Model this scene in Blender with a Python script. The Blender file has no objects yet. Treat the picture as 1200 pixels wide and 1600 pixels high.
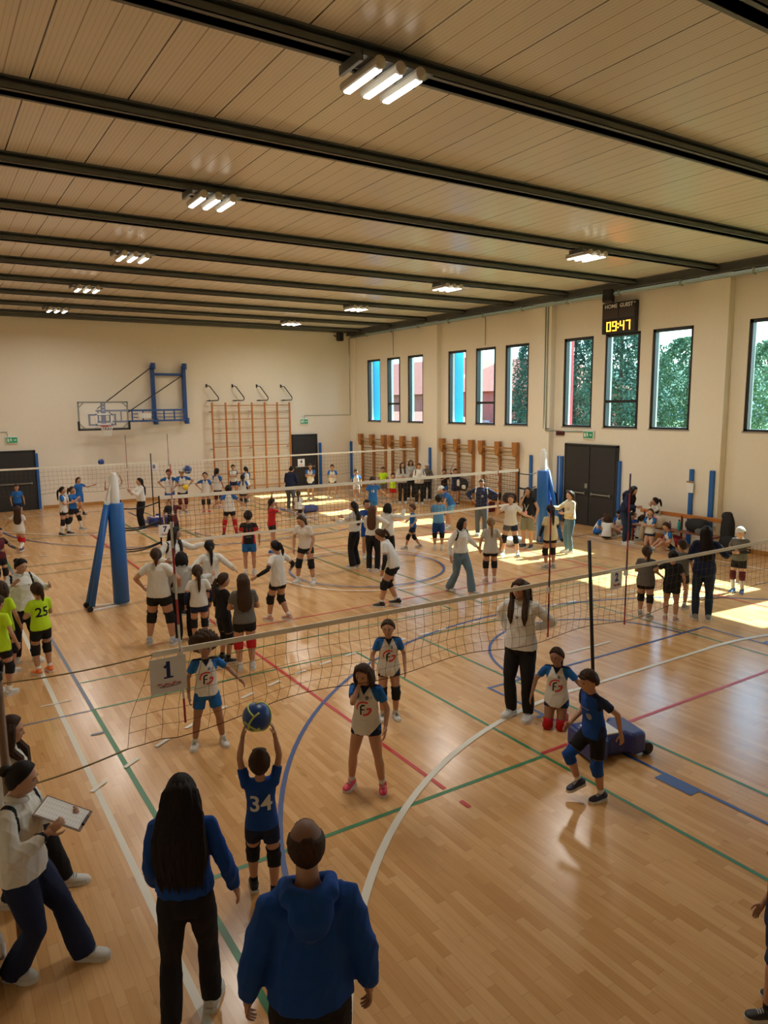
import bpy, bmesh, math, random
import numpy as np
from mathutils import Vector, Matrix, Quaternion
from mathutils.bvhtree import BVHTree

# ------------------------------------------------------------------ camera
S = bpy.context.scene
COL = S.collection
CH = 3.85                      # eye height on the gallery
YAW, PIT, ROL, FPX = .567892, .148193, -.0100206, 1129.83
def _rot():
    cy, sy, cp, sp = math.cos(YAW), math.sin(YAW), math.cos(PIT), math.sin(PIT)
    f = np.array([sy*cp, cy*cp, -sp]); r = np.array([cy, -sy, 0.]); u = np.cross(r, f)
    c, s = math.cos(ROL), math.sin(ROL)
    return np.array([r*c+u*s, -r*s+u*c, f])
RC = _rot()
def at(px, py, z=0.0):         # the place at height z seen at a pixel of the 1200x1600 photograph
    d = RC.T @ np.array([(px-600)/FPX, -(py-800)/FPX, 1.0]); t = (z-CH)/d[2]
    return (float(d[0]*t), float(d[1]*t))
cam = bpy.data.cameras.new('camera'); co = bpy.data.objects.new('camera', cam); COL.objects.link(co)
cam.sensor_fit = 'VERTICAL'; cam.sensor_height = 24; cam.lens = FPX/1600*24
cam.clip_start = .05; cam.clip_end = 500
m = Matrix([[RC[0][i], RC[1][i], -RC[2][i]] for i in range(3)]).to_4x4(); m.translation = (0, 0, CH)
co.matrix_world = m; S.camera = co

# ------------------------------------------------------------------ light and exposure
S.view_settings.view_transform = 'Standard'; S.view_settings.look = 'None'
S.view_settings.gamma = 1; S.view_settings.use_curve_mapping = False
S.view_settings.exposure = 1.70
SUN_E, SKY_E, WIN_E, LAMP_E, LAMP_W = 12.5, 1.55, 0, 3.2, 27.0
FILL_E = 0
SUN_DIR = Vector((-6.05, .38, -5.85)).normalized()
wd = bpy.data.worlds.new('sky'); S.world = wd; wd.use_nodes = True
nt = wd.node_tree; nt.nodes.clear()
sky = nt.nodes.new('ShaderNodeTexSky'); sky.sky_type = 'NISHITA'; sky.sun_disc = False
sky.sun_elevation = math.radians(44); sky.sun_rotation = math.radians(94); sky.dust_density = 1.6; sky.ozone_density = 2
bgn = nt.nodes.new('ShaderNodeBackground'); bgn.inputs[1].default_value = .26*SKY_E
wo = nt.nodes.new('ShaderNodeOutputWorld')
nt.links.new(sky.outputs[0], bgn.inputs[0]); nt.links.new(bgn.outputs[0], wo.inputs[0])
sl = bpy.data.lights.new('sun', 'SUN'); sl.energy = SUN_E; sl.color = (1, .95, .82); sl.angle = math.radians(.6)
so = bpy.data.objects.new('sun', sl); COL.objects.link(so); so.rotation_mode = 'QUATERNION'
so.rotation_quaternion = SUN_DIR.to_track_quat('-Z', 'Y'); so.location = (60, 0, 60)
S.cycles.use_denoising = True
S.cycles.max_bounces = 10; S.cycles.diffuse_bounces = 6; S.cycles.glossy_bounces = 4
S.cycles.transparent_max_bounces = 16; S.cycles.sample_clamp_indirect = 6
S.cycles.caustics_reflective = False; S.cycles.caustics_refractive = False

XR, XL, YB, YF = 17.55, -2.4, 30.25, -4.0
ZC, ZBM = 7.25, 7.12
WIN = [(28.82, 27.70), (27.14, 26.12), (25.55, 24.44), (22.77, 21.66), (21.10, 20.00), (19.50, 18.32),
       (16.74, 15.54), (15.08, 13.82), (13.42, 12.14), (10.60, 9.42), (8.93, 7.75), (7.30, 6.12),
       (4.48, 3.30), (2.83, 1.65), (1.20, .05)]  # unseen last group, continuing the row, added for the light it lets in
WZ0, WZ1 = 3.07, 5.84

def area(name, loc, rot, sx, sy, e, col=(1, 1, 1), portal=False):
    l = bpy.data.lights.new(name, 'AREA'); l.shape = 'RECTANGLE'; l.size = sx; l.size_y = sy; l.energy = e; l.color = col
    if portal: l.cycles.is_portal = True
    o = bpy.data.objects.new(name, l); COL.objects.link(o); o.location = loc; o.rotation_euler = rot
    return o
for a, b in WIN:               # skylight entering by each window
    area('window_daylight', (XR+.36, (a+b)/2, (WZ0+WZ1)/2), (0, math.pi/2, 0), WZ1-WZ0, a-b, 0.001, (.85, .93, 1), True)

# ------------------------------------------------------------------ materials
MAT = {}
def nodes(name):
    m = bpy.data.materials.new(name); m.use_nodes = True; MAT[name] = m
    return m, m.node_tree, m.node_tree.nodes['Principled BSDF']
def mat(name, col, rough=.6, metal=0, emit=0, spec=.5, bump=None, vary=0, coat=0, sheen=0):
    if name in MAT: return MAT[name]
    m, nt, p = nodes(name)
    p.inputs['Base Color'].default_value = (*col, 1); p.inputs['Roughness'].default_value = rough
    p.inputs['Metallic'].default_value = metal; p.inputs['Specular IOR Level'].default_value = spec
    if coat: p.inputs['Coat Weight'].default_value = coat
    if sheen: p.inputs['Sheen Weight'].default_value = sheen; p.inputs['Sheen Roughness'].default_value = .5
    if emit:
        p.inputs['Emission Color'].default_value = (*col, 1); p.inputs['Emission Strength'].default_value = emit
    if bump or vary:
        tc = nt.nodes.new('ShaderNodeTexCoord'); n = nt.nodes.new('ShaderNodeTexNoise')
        n.inputs['Scale'].default_value = bump[0] if bump else 6; n.inputs['Detail'].default_value = 4
        nt.links.new(tc.outputs['Object'], n.inputs['Vector'])
        if bump:
            b = nt.nodes.new('ShaderNodeBump'); b.inputs['Strength'].default_value = bump[1]; b.inputs['Distance'].default_value = bump[2] if len(bump) > 2 else .01
            nt.links.new(n.outputs[0], b.inputs['Height']); nt.links.new(b.outputs[0], p.inputs['Normal'])
        if vary:
            mr = nt.nodes.new('ShaderNodeMapRange'); mr.inputs[3].default_value = 1-vary; mr.inputs[4].default_value = 1+vary
            mx = nt.nodes.new('ShaderNodeMix'); mx.data_type = 'RGBA'; mx.blend_type = 'MULTIPLY'; mx.inputs[0].default_value = 1
            mx.inputs[6].default_value = (*col, 1)
            nt.links.new(n.outputs[0], mr.inputs[0]); nt.links.new(mr.outputs[0], mx.inputs[7]); nt.links.new(mx.outputs[2], p.inputs['Base Color'])
    return m
def math_n(nt, op, a, b=None, c=None):
    n = nt.nodes.new('ShaderNodeMath'); n.operation = op
    for i, v in enumerate((a, b, c)):
        if v is None: continue
        if isinstance(v, (int, float)): n.inputs[i].default_value = v
        else: nt.links.new(v, n.inputs[i])
    return n.outputs[0]
def ramp(nt, fac, stops):
    r = nt.nodes.new('ShaderNodeValToRGB'); nt.links.new(fac, r.inputs[0])
    e = r.color_ramp.elements
    while len(e) < len(stops): e.new(.5)
    for k, (pos, c) in enumerate(stops): e[k].position = pos; e[k].color = (*c, 1)
    return r.outputs[0]
def mixc(nt, fac, a, b, mode='MIX'):
    n = nt.nodes.new('ShaderNodeMix'); n.data_type = 'RGBA'; n.blend_type = mode
    for i, v in ((0, fac), (6, a), (7, b)):
        if isinstance(v, tuple): n.inputs[i].default_value = (*v, 1)
        elif isinstance(v, (int, float)): n.inputs[i].default_value = v
        else: nt.links.new(v, n.inputs[i])
    return n.outputs[2]

def floor_material():
    m, nt, p = nodes('parquet')
    tc = nt.nodes.new('ShaderNodeTexCoord'); sp = nt.nodes.new('ShaderNodeSeparateXYZ'); nt.links.new(tc.outputs['Object'], sp.inputs[0])
    X, Y = sp.outputs[0], sp.outputs[1]
    w = .075
    sx = math_n(nt, 'DIVIDE', X, w); row = math_n(nt, 'FLOOR', sx); fx = math_n(nt, 'FRACT', sx)
    wn = nt.nodes.new('ShaderNodeTexWhiteNoise'); wn.noise_dimensions = '1D'; nt.links.new(row, wn.inputs['W'])
    sy = math_n(nt, 'ADD', math_n(nt, 'DIVIDE', Y, .62), math_n(nt, 'MULTIPLY', wn.outputs[0], 7.0))
    fy = math_n(nt, 'FRACT', sy); cell = math_n(nt, 'FLOOR', sy)
    cv = nt.nodes.new('ShaderNodeCombineXYZ'); nt.links.new(row, cv.inputs[0]); nt.links.new(cell, cv.inputs[1])
    w2 = nt.nodes.new('ShaderNodeTexWhiteNoise'); w2.noise_dimensions = '2D'; nt.links.new(cv.outputs[0], w2.inputs['Vector'])
    base = ramp(nt, w2.outputs[0], [(0, (.60, .325, .125)), (.2, (.65, .365, .15)), (.6, (.70, .41, .18)), (1, (.75, .46, .22))])
    mp = nt.nodes.new('ShaderNodeMapping'); mp.inputs['Scale'].default_value = (26, 1.6, 1); nt.links.new(tc.outputs['Object'], mp.inputs[0])
    gn = nt.nodes.new('ShaderNodeTexNoise'); gn.inputs['Scale'].default_value = 1.4; gn.inputs['Detail'].default_value = 5; nt.links.new(mp.outputs[0], gn.inputs['Vector'])
    grain = ramp(nt, gn.outputs[0], [(.25, (.80, .76, .72)), (.55, (1, 1, 1)), (.8, (1.0, .95, .9))])
    c = mixc(nt, .5, base, grain, 'MULTIPLY')
    kn = nt.nodes.new('ShaderNodeTexNoise'); kn.inputs['Scale'].default_value = 2.2; kn.inputs['Detail'].default_value = 3
    m2 = nt.nodes.new('ShaderNodeMapping'); m2.inputs['Scale'].default_value = (3, 1, 1); nt.links.new(tc.outputs['Object'], m2.inputs[0]); nt.links.new(m2.outputs[0], kn.inputs['Vector'])
    knots = ramp(nt, kn.outputs[0], [(.68, (1, 1, 1)), (.76, (.62, .5, .38))])
    c = mixc(nt, .8, c, knots, 'MULTIPLY')
    ln = nt.nodes.new('ShaderNodeTexNoise'); ln.inputs['Scale'].default_value = .35; nt.links.new(tc.outputs['Object'], ln.inputs['Vector'])
    c = mixc(nt, .35, c, ramp(nt, ln.outputs[0], [(.3, (.82, .8, .78)), (.7, (1, 1, 1))]), 'MULTIPLY')
    gx = math_n(nt, 'LESS_THAN', fx, .035); gy = math_n(nt, 'LESS_THAN', fy, .006)
    gap = math_n(nt, 'MAXIMUM', gx, gy)
    c = mixc(nt, math_n(nt, 'MULTIPLY', gap, .35), c, (.16, .075, .025))
    nt.links.new(c, p.inputs['Base Color'])
    p.inputs['Roughness'].default_value = .27; p.inputs['Specular IOR Level'].default_value = .34
    rn = math_n(nt, 'MULTIPLY_ADD', gn.outputs[0], .10, .165); nt.links.new(rn, p.inputs['Roughness'])
    b = nt.nodes.new('ShaderNodeBump'); b.inputs['Strength'].default_value = .12; b.inputs['Distance'].default_value = .003
    nt.links.new(math_n(nt, 'ADD', math_n(nt, 'MULTIPLY', gap, -1), math_n(nt, 'MULTIPLY', w2.outputs[0], .5)), b.inputs['Height'])
    nt.links.new(b.outputs[0], p.inputs['Normal'])
    return m
def ceiling_material():
    m, nt, p = nodes('ceiling_panels')
    tc = nt.nodes.new('ShaderNodeTexCoord'); sp = nt.nodes.new('ShaderNodeSeparateXYZ'); nt.links.new(tc.outputs['Object'], sp.inputs[0])
    x = math_n(nt, 'ADD', sp.outputs[0], -.29)
    j = math_n(nt, 'LESS_THAN', math_n(nt, 'FRACT', x), .016)
    f2 = math_n(nt, 'FRACT', math_n(nt, 'DIVIDE', x, .25)); g = math_n(nt, 'LESS_THAN', f2, .05)
    f3 = math_n(nt, 'FRACT', math_n(nt, 'DIVIDE', x, .05)); h = math_n(nt, 'LESS_THAN', f3, .16)
    c = mixc(nt, math_n(nt, 'MULTIPLY', h, .42), (.72, .655, .56), (.42, .37, .30))
    c = mixc(nt, math_n(nt, 'MULTIPLY', g, .7), c, (.25, .19, .12))
    c = mixc(nt, j, c, (.03, .025, .02))
    n = nt.nodes.new('ShaderNodeTexNoise'); n.inputs['Scale'].default_value = .8; nt.links.new(tc.outputs['Object'], n.inputs['Vector'])
    c = mixc(nt, .3, c, ramp(nt, n.outputs[0], [(.3, (.88, .88, .88)), (.7, (1, 1, 1))]), 'MULTIPLY')
    nt.links.new(c, p.inputs['Base Color']); p.inputs['Roughness'].default_value = .27; p.inputs['Specular IOR Level'].default_value = .5
    b = nt.nodes.new('ShaderNodeBump'); b.inputs['Strength'].default_value = .4; b.inputs['Distance'].default_value = .004
    nt.links.new(math_n(nt, 'ADD', math_n(nt, 'MULTIPLY', h, -.4), math_n(nt, 'MULTIPLY', math_n(nt, 'MAXIMUM', g, j), -1)), b.inputs['Height'])
    nt.links.new(b.outputs[0], p.inputs['Normal'])
    return m
def glass_material():
    m, nt, p = nodes('window_glass')
    nt.nodes.remove(p); out = nt.nodes['Material Output']
    t = nt.nodes.new('ShaderNodeBsdfTransparent'); t.inputs[0].default_value = (.66, .80, .82, 1)
    g = nt.nodes.new('ShaderNodeBsdfGlossy'); g.inputs['Roughness'].default_value = .03
    lw = nt.nodes.new('ShaderNodeLayerWeight'); lw.inputs[0].default_value = .5; fz = math_n(nt, 'MULTIPLY_ADD', math_n(nt, 'POWER', lw.outputs['Facing'], 5.0), .6, .03)
    mx = nt.nodes.new('ShaderNodeMixShader'); nt.links.new(fz, mx.inputs[0]); nt.links.new(t.outputs[0], mx.inputs[1]); nt.links.new(g.outputs[0], mx.inputs[2])
    nt.links.new(mx.outputs[0], out.inputs[0])
    return m
WOODF = floor_material(); CEILM = ceiling_material(); GLASS = glass_material()
PLAST = mat('wall_plaster', (.83, .775, .67), .75, bump=(14, .06, .01), vary=.03)
STEEL = mat('beam_steel', (.105, .115, .110), .5, bump=(3, .15, .01), vary=.25)
FRAME = mat('black_frame', (.018, .018, .02), .4)
DOORM = mat('door_black', (.022, .022, .024), .55, vary=.2)
BLUEP = mat('blue_padding', (.015, .12, .42), .45, bump=(8, .15, .02))
BLUES = mat('blue_steel', (.02, .08, .30), .4)
WOODB = mat('varnished_wood', (.40, .17, .045), .35, vary=.25)
WOODR = mat('pale_rung', (.36, .20, .08), .4, vary=.15)
WHITE = mat('white_paint', (.8, .8, .78), .4)
GREY = mat('grey_metal', (.30, .31, .30), .35, .6)
CONDT = mat('conduit_grey', (.30, .36, .30), .5)
BLACK = mat('black_rubber', (.012, .012, .013), .6)
SILL = mat('sill_stone', (.30, .28, .26), .6)
BASEW = mat('baseboard_wood', (.50, .25, .07), .4, vary=.15)
CLEAR = mat('clear_plastic', (.8, .85, .85), .1)
PAPER = mat('white_paper', (.82, .82, .80), .7)
NAVY = mat('navy_print', (.015, .03, .16), .6)
REDP = mat('red_print', (.65, .02, .03), .5)
GREEN = mat('exit_green', (.01, .30, .12), .5)
ORANGE = mat('led_amber', (1, .36, .02), .5, emit=2.2)

# ------------------------------------------------------------------ mesh helpers
class MB:
    """collects simple solids; build() links them as ONE mesh object"""
    def __init__(s): s.v = []; s.f = []; s.mi = []; s.m = 0; s.n = 0; s.sm = []; s.smooth = False
    def add(s, v, f):
        k = s.n; v = np.asarray(v, float).reshape(-1, 3); s.v.append(v); s.n += len(v)
        for q in f: s.f.append(tuple(i+k for i in q)); s.mi.append(s.m); s.sm.append(s.smooth)
    def box(s, x0, x1, y0, y1, z0, z1, M=None):
        v = np.array([(x, y, z) for z in (z0, z1) for y in (y0, y1) for x in (x0, x1)], float)
        if M is not None: v = np.array([M @ Vector(p) for p in v])
        s.add(v, [(0, 2, 3, 1), (4, 5, 7, 6), (0, 1, 5, 4), (2, 6, 7, 3), (1, 3, 7, 5), (0, 4, 6, 2)])
    def bar(s, a, b, w, h=None, up=(0, 0, 1)):      # rectangular bar from a to b
        a, b = Vector(a), Vector(b); d = (b-a).normalized(); u = Vector(up)
        if abs(d.dot(u)) > .98: u = Vector((1, 0, 0))
        r = d.cross(u).normalized()*w/2; u = r.cross(d).normalized()*(h or w)/2
        v = [p+i*r+j*u for p in (a, b) for i, j in ((-1, -1), (1, -1), (1, 1), (-1, 1))]
        s.add([tuple(p) for p in v], [(0, 1, 2, 3), (7, 6, 5, 4), (0, 4, 5, 1), (1, 5, 6, 2), (2, 6, 7, 3), (3, 7, 4, 0)])
    def tube(s, pts, r, n=8, r2=None, cap=True, sy=1.0, side=None, ridges=0, ramp_=0):
        """swept tube through pts with radius r (number or list); sy flattens it across `side`"""
        P = [Vector(p) for p in pts]; R = list(r) if hasattr(r, '__len__') else [r]*len(P)
        if r2 is not None: R = list(np.linspace(r, r2, len(P)))
        rings = []; pr = None
        for i, p in enumerate(P):
            d = (P[min(i+1, len(P)-1)]-P[max(i-1, 0)])
            if d.length < 1e-9: d = Vector((0, 0, 1))
            d.normalize()
            if pr is None:
                u = Vector(side) if side is not None else (Vector((1, 0, 0)) if abs(d.x) < .9 else Vector((0, 1, 0)))
            else: u = pr
            u = (u-d*u.dot(d))
            if u.length < 1e-6: u = d.orthogonal()
            u.normalize(); w = d.cross(u); pr = u
            Ri = R[i]; ra, rb = (Ri if hasattr(Ri, '__len__') else (Ri, Ri*sy))
            ring = []
            for k in range(n):
                t = 2*math.pi*k/n; q = 1+ (ramp_*math.cos(ridges*t+ .9*math.sin(3*t)) if ridges else 0)
                ring.append(tuple(p+u*(math.cos(t)*ra*q)+w*(math.sin(t)*rb*q)))
            rings.append(ring)
        v = [q for ring in rings for q in ring]; f = []
        for i in range(len(P)-1):
            for k in range(n):
                a = i*n+k; b = i*n+(k+1) % n; f.append((a, b, b+n, a+n))
        if cap: f.append(tuple(range(n-1, -1, -1))); f.append(tuple((len(P)-1)*n+k for k in range(n)))
        s.add(v, f)
    def ball(s, c, r, nu=16, nv=10, M=None):
        r = (r, r, r) if not hasattr(r, '__len__') else r
        v = [(0, 0, 1)]; 
        for j in range(1, nv):
            t = math.pi*j/nv
            for i in range(nu): a = 2*math.pi*i/nu; v.append((math.sin(t)*math.cos(a), math.sin(t)*math.sin(a), math.cos(t)))
        v.append((0, 0, -1)); v = np.array(v)*np.array(r)
        if M is not None: v = v @ np.array(M).T
        v = v+np.array(c); f = [(0, 1+i, 1+(i+1) % nu) for i in range(nu)]
        for j in range(nv-2):
            for i in range(nu):
                a = 1+j*nu+i; b = 1+j*nu+(i+1) % nu; f.append((a, a+nu, b+nu, b))
        L = len(v)-1; k = 1+(nv-2)*nu
        f += [(L, k+(i+1) % nu, k+i) for i in range(nu)]; s.add(v, f)
    def lathe(s, prof, n=16, c=(0, 0, 0)):
        v = [(c[0]+r*math.cos(2*math.pi*k/n), c[1]+r*math.sin(2*math.pi*k/n), c[2]+z) for r, z in prof for k in range(n)]
        f = [(i*n+k, i*n+(k+1) % n, (i+1)*n+(k+1) % n, (i+1)*n+k) for i in range(len(prof)-1) for k in range(n)]
        f += [tuple(range(n-1, -1, -1)), tuple((len(prof)-1)*n+k for k in range(n))]; s.add(v, f)
    def poly(s, pts, thick, axis=(0, 0, 1)):          # extruded outline
        a = Vector(axis)*thick; n = len(pts); v = [tuple(Vector(p)) for p in pts]+[tuple(Vector(p)+a) for p in pts]
        s.add(v, [tuple(range(n-1, -1, -1)), tuple(range(n, 2*n))]+[(i, (i+1) % n, n+(i+1) % n, n+i) for i in range(n)])
    def mesh(s, name, mats):
        me = bpy.data.meshes.new(name); v = np.concatenate(s.v) if s.v else np.zeros((0, 3))
        me.from_pydata(v.tolist(), [], s.f)
        for q in mats: me.materials.append(q)
        if len(s.mi): me.polygons.foreach_set('material_index', s.mi); me.polygons.foreach_set('use_smooth', s.sm)
        me.update(); return me
    def build(s, name, mats, parent=None, smooth=None, loc=None, fix=True):
        if not isinstance(mats, (list, tuple)): mats = [mats]
        if smooth is not None: s.sm = [smooth]*len(s.f)
        me = s.mesh(name, mats)
        if fix:
            bm = bmesh.new(); bm.from_mesh(me); bmesh.ops.recalc_face_normals(bm, faces=bm.faces); bm.to_mesh(me); bm.free()
        o = bpy.data.objects.new(name, me); COL.objects.link(o)
        if parent is not None: o.parent = parent
        if loc is not None: o.location = loc
        return o
def bevel(o, w=.01, seg=2):
    m = o.modifiers.new('bevel', 'BEVEL'); m.width = w; m.segments = seg; m.limit_method = 'ANGLE'; return o
def tag(o, label=None, cat=None, group=None, kind=None):
    if label: o['label'] = label
    if cat: o['category'] = cat
    if group: o['group'] = group
    if kind: o['kind'] = kind
    return o
def thing(name, label, cat, loc=(0, 0, 0), rz=0, group=None):
    o = bpy.data.objects.new(name, None); COL.objects.link(o); o.location = loc; o.rotation_euler = (0, 0, rz); o.empty_display_size = .2
    return tag(o, label, cat, group)
def struct(o): o['kind'] = 'structure'; return o
TEXTC = {}
def text_mesh(txt, size=1.0, bold=0.0, depth=0.0):
    """a centred mesh of the characters, lying in XY"""
    k = (txt, size, bold, depth)
    if k in TEXTC: return TEXTC[k]
    c = bpy.data.curves.new('lettering', 'FONT'); c.body = txt; c.size = size; c.align_x = 'CENTER'; c.align_y = 'CENTER'; c.offset = bold; c.extrude = depth
    c.resolution_u = 3
    o = bpy.data.objects.new('lettering', c); COL.objects.link(o); dg = bpy.context.evaluated_depsgraph_get()
    me = bpy.data.meshes.new_from_object(o.evaluated_get(dg)); bpy.data.objects.remove(o); bpy.data.curves.remove(c)
    TEXTC[k] = me; return me
def put_mesh(mb, me, M):
    v = np.array([M @ q.co for q in me.vertices]); mb.add(v, [tuple(p.vertices) for p in me.polygons])

# ------------------------------------------------------------------ the hall
fl = MB(); fl.m = 0
fl.box(XL, XR, YF, YB, -.12, 0)
LW = .05
def lrect(x0, x1, y0, y1, mi): 
    fl.m = mi; z = lrect.z; lrect.z += .00012
    fl.add([(x0, y0, z), (x1, y0, z), (x1, y1, z), (x0, y1, z)], [(0, 1, 2, 3)])
lrect.z = .0012
def vline(x, y0, y1, mi, w=LW): lrect(x-w/2, x+w/2, y0, y1, mi)
def hline(y, x0, x1, mi, w=LW): lrect(x0, x1, y-w/2, y+w/2, mi)
def arc(cx, cy, r, a0, a1, mi, w=LW, dash=None):
    z = lrect.z; lrect.z += .00012; fl.m = mi; n = max(6, int(abs(a1-a0)/2.5))
    A = np.radians(np.linspace(a0, a1, n+1)); v = []
    for t in A: v += [(cx+(r-w/2)*math.cos(t), cy+(r-w/2)*math.sin(t), z), (cx+(r+w/2)*math.cos(t), cy+(r+w/2)*math.sin(t), z)]
    fl.add(v, [(2*i, 2*i+1, 2*i+3, 2*i+2) for i in range(n)])
WT, RD, GR, BL, GB, BN = 1, 2, 3, 4, 5, 6
YC = 14.35
for sgn in (1, -1):                              # the two halves of the court
    Q = lambda y: y if sgn > 0 else 2*YC-y
    def V(x, a, b, mi, w=LW): vline(x, min(Q(a), Q(b)), max(Q(a), Q(b)), mi, w)
    def Hh(y, a, b, mi, w=LW): hline(Q(y), a, b, mi, w)
    def A(cx, cy, r, a0, a1, mi, w=LW): arc(cx, Q(cy), r, a0*sgn, a1*sgn, mi, w)
    V(1.207, .4, YC, WT, .06); V(16.1, .4, YC, WT, .06); Hh(.4, 1.18, 16.13, WT, .06)
    V(1.57, 9.45, YC, GB, .05); V(15.75, 9.45, YC, GB)
    Hh(9.45, -.3, 1.55, GB, .04)
    V(1.575, 1.2, 9.47, GR, .055); V(5.48, 1.2, 9.47, GR, .045); Hh(9.46, 1.55, 5.5, GR, .04); Hh(5.37, 1.55, 5.46, GR, .05)
    V(6.72, 1.2, 9.5, GR, .04); V(10.6, 1.2, 9.5, GR, .04); Hh(9.48, 6.72, 10.62, GR, .04)
    V(8.2, 10.5, YC, GR, .035); Hh(10.52, 1.6, 8.22, GR, .035); Hh(10.52, 8.9, 13.4, GR, .035); V(8.95, 10.52, YC, GR, .03); V(13.4, 10.52, YC, GR, .03)
    V(4.155, 5.42, YC, RD); V(13.16, 5.42, YC, RD); Hh(5.42, 5.5, 13.18, RD); Hh(11.6, 4.15, 13.16, RD, .04)
    V(4.15, 5.02, 5.16, RD, .05)
    for x0 in (2.9, 3.4, 13.6, 14.1): Hh(11.6, x0, x0+.18, RD, .035)
    V(6.25, 1.4, 7.2, BL, .045); V(11.08, 1.4, 7.2, BL, .045); Hh(7.17, 6.23, 11.1, BL, .045)
    A(8.66, 7.17, 1.82, 0, 180, BL, .045); A(8.66, 2.98, 6.76, -3, 183, BL, .05)
    V(1.9, 1.4, 2.98, BL); V(15.4, 1.4, 2.98, BL)
    for s_, x in ((-1, 6.25), (1, 11.08)):
        a, b = sorted((x, x+s_*.16)); lrect(a, b, min(Q(3.98), Q(4.4)), max(Q(3.98), Q(4.4)), BL)
        for yy in (5.25, 6.1): lrect(a+.03, b, min(Q(yy), Q(yy+.06)), max(Q(yy), Q(yy+.06)), BL)
    Hh(8.70, 1.4, 1.55, GB, .05); Hh(9.94, 1.02, 1.39, WT, .03)
    A(7.16, .38, 6.1, 90, 180, WT, .07); A(10.16, .38, 6.1, 0, 90, WT, .07); Hh(6.47, 7.16, 10.16, WT, .06)
    Hh(7.55, 8.15, 9.17, WT)
    for k in range(24):                          # dashed nine metre line
        a0 = 91+k*3.2
        A(7.16, .38, 9.2, a0, a0+1.4, WT, .05); A(10.16, .38, 9.2, 180-a0-1.4, 180-a0, WT, .05)
    for k in range(8): Hh(9.58, 7.2+k*.38, 7.36+k*.38, WT)
hline(YC, -.3, 17.3, BN, .03)
arc(8.66, YC, 1.82, 0, 360, BL, .05); arc(8.66, YC, 2.15, 0, 360, WT, .04)
LN = [mat('line_white', (.74, .72, .64), .4), mat('line_red', (.55, .03, .035), .4), mat('line_green', (.02, .19, .07), .4),
      mat('line_blue', (.02, .07, .26), .4), mat('line_grey_blue', (.14, .17, .26), .4), mat('line_brown', (.10, .05, .03), .45)]
struct(fl.build('floor', [WOODF]+LN, fix=False))

b = MB(); b.box(XL, XR, YF, YB, ZC, ZC+.3); struct(b.build('ceiling', [CEILM]))
b = MB(); b.box(XL-.3, XR+.35, YB, YB+.3, -.12, 7.6); struct(b.build('wall_back', [PLAST]))
b = MB(); b.box(XL-.3, XL, YF, YB, -.12, 7.6); struct(b.build('wall_left', [PLAST]))
b = MB(); b.box(XL-.3, XR+.35, YF-.3, YF, -.12, 7.6); struct(b.build('wall_front', [PLAST]))
b = MB(); T = .34
b.box(XR, XR+T, YF, YB, -.12, WZ0); b.box(XR, XR+T, YF, YB, WZ1, 7.6)
edges = [YB]+[q for w in WIN for q in w]+[YF]
for i in range(0, len(edges), 2): b.box(XR, XR+T, edges[i+1], edges[i], WZ0, WZ1)
struct(b.build('wall_right', [PLAST]))
n = 0
for yp in (23.62, 17.52, 11.45, 5.3):            # pilasters between the window groups
    n += 1; b = MB(); b.box(XR-.22, XR, yp-.42, yp+.42, 0, 7.05); struct(b.build('trim_%d' % n, [PLAST]))
n += 1; b = MB(); b.box(XR-.10, XR, YB-.45, YB, 0, 6.9); struct(b.build('trim_%d' % n, [PLAST]))
for i, (a, c) in enumerate(WIN):
    w = MB(); x0, x1 = XR+.03, XR+.17; f = .085
    w.m = 0
    w.box(x0, x1, a-f, a, WZ0, WZ1); w.box(x0, x1, c, c+f, WZ0, WZ1); w.box(x0, x1, c, a, WZ1-f, WZ1); w.box(x0, x1, c, a, WZ0, WZ0+f*.7)
    if i % 3 == 1:
        w.box(x0-.01, x1, c+f, a-f, 3.82, 3.90)
        w.box(x0-.03, x0, a-f, a-.03, WZ0+.05, WZ1-.05); w.box(x0-.03, x0, c+.02, c+f, WZ0+.05, WZ1-.05)
    w.m = 1; w.box(x1-.03, x1-.024, c+f*.9, a-f*.9, WZ0+f*.6, WZ1-f*.9)
    w.m = 2; w.box(XR-.02, x0, c-.02, a+.02, WZ0-.03, WZ0+.005)
    struct(w.build('window_%d' % (i+1), [FRAME, GLASS, SILL]))
# wooden baseboards
for k, (x0, x1) in enumerate(((3.78, 14.25), (15.62, XR))):
    b = MB(); b.box(x0, x1, YB-.02, YB, 0, .12); struct(bevel(b.build('baseboard_back' if k == 0 else 'baseboard_back_corner', [BASEW]), .006))
for nm, y0, y1 in (('baseboard_right', YF, 14.38), ('baseboard_right_far', 16.55, YB-.02)):
    b = MB(); b.box(XR-.02, XR, y0, y1, 0, .12); struct(bevel(b.build(nm, [BASEW]), .006))

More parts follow.
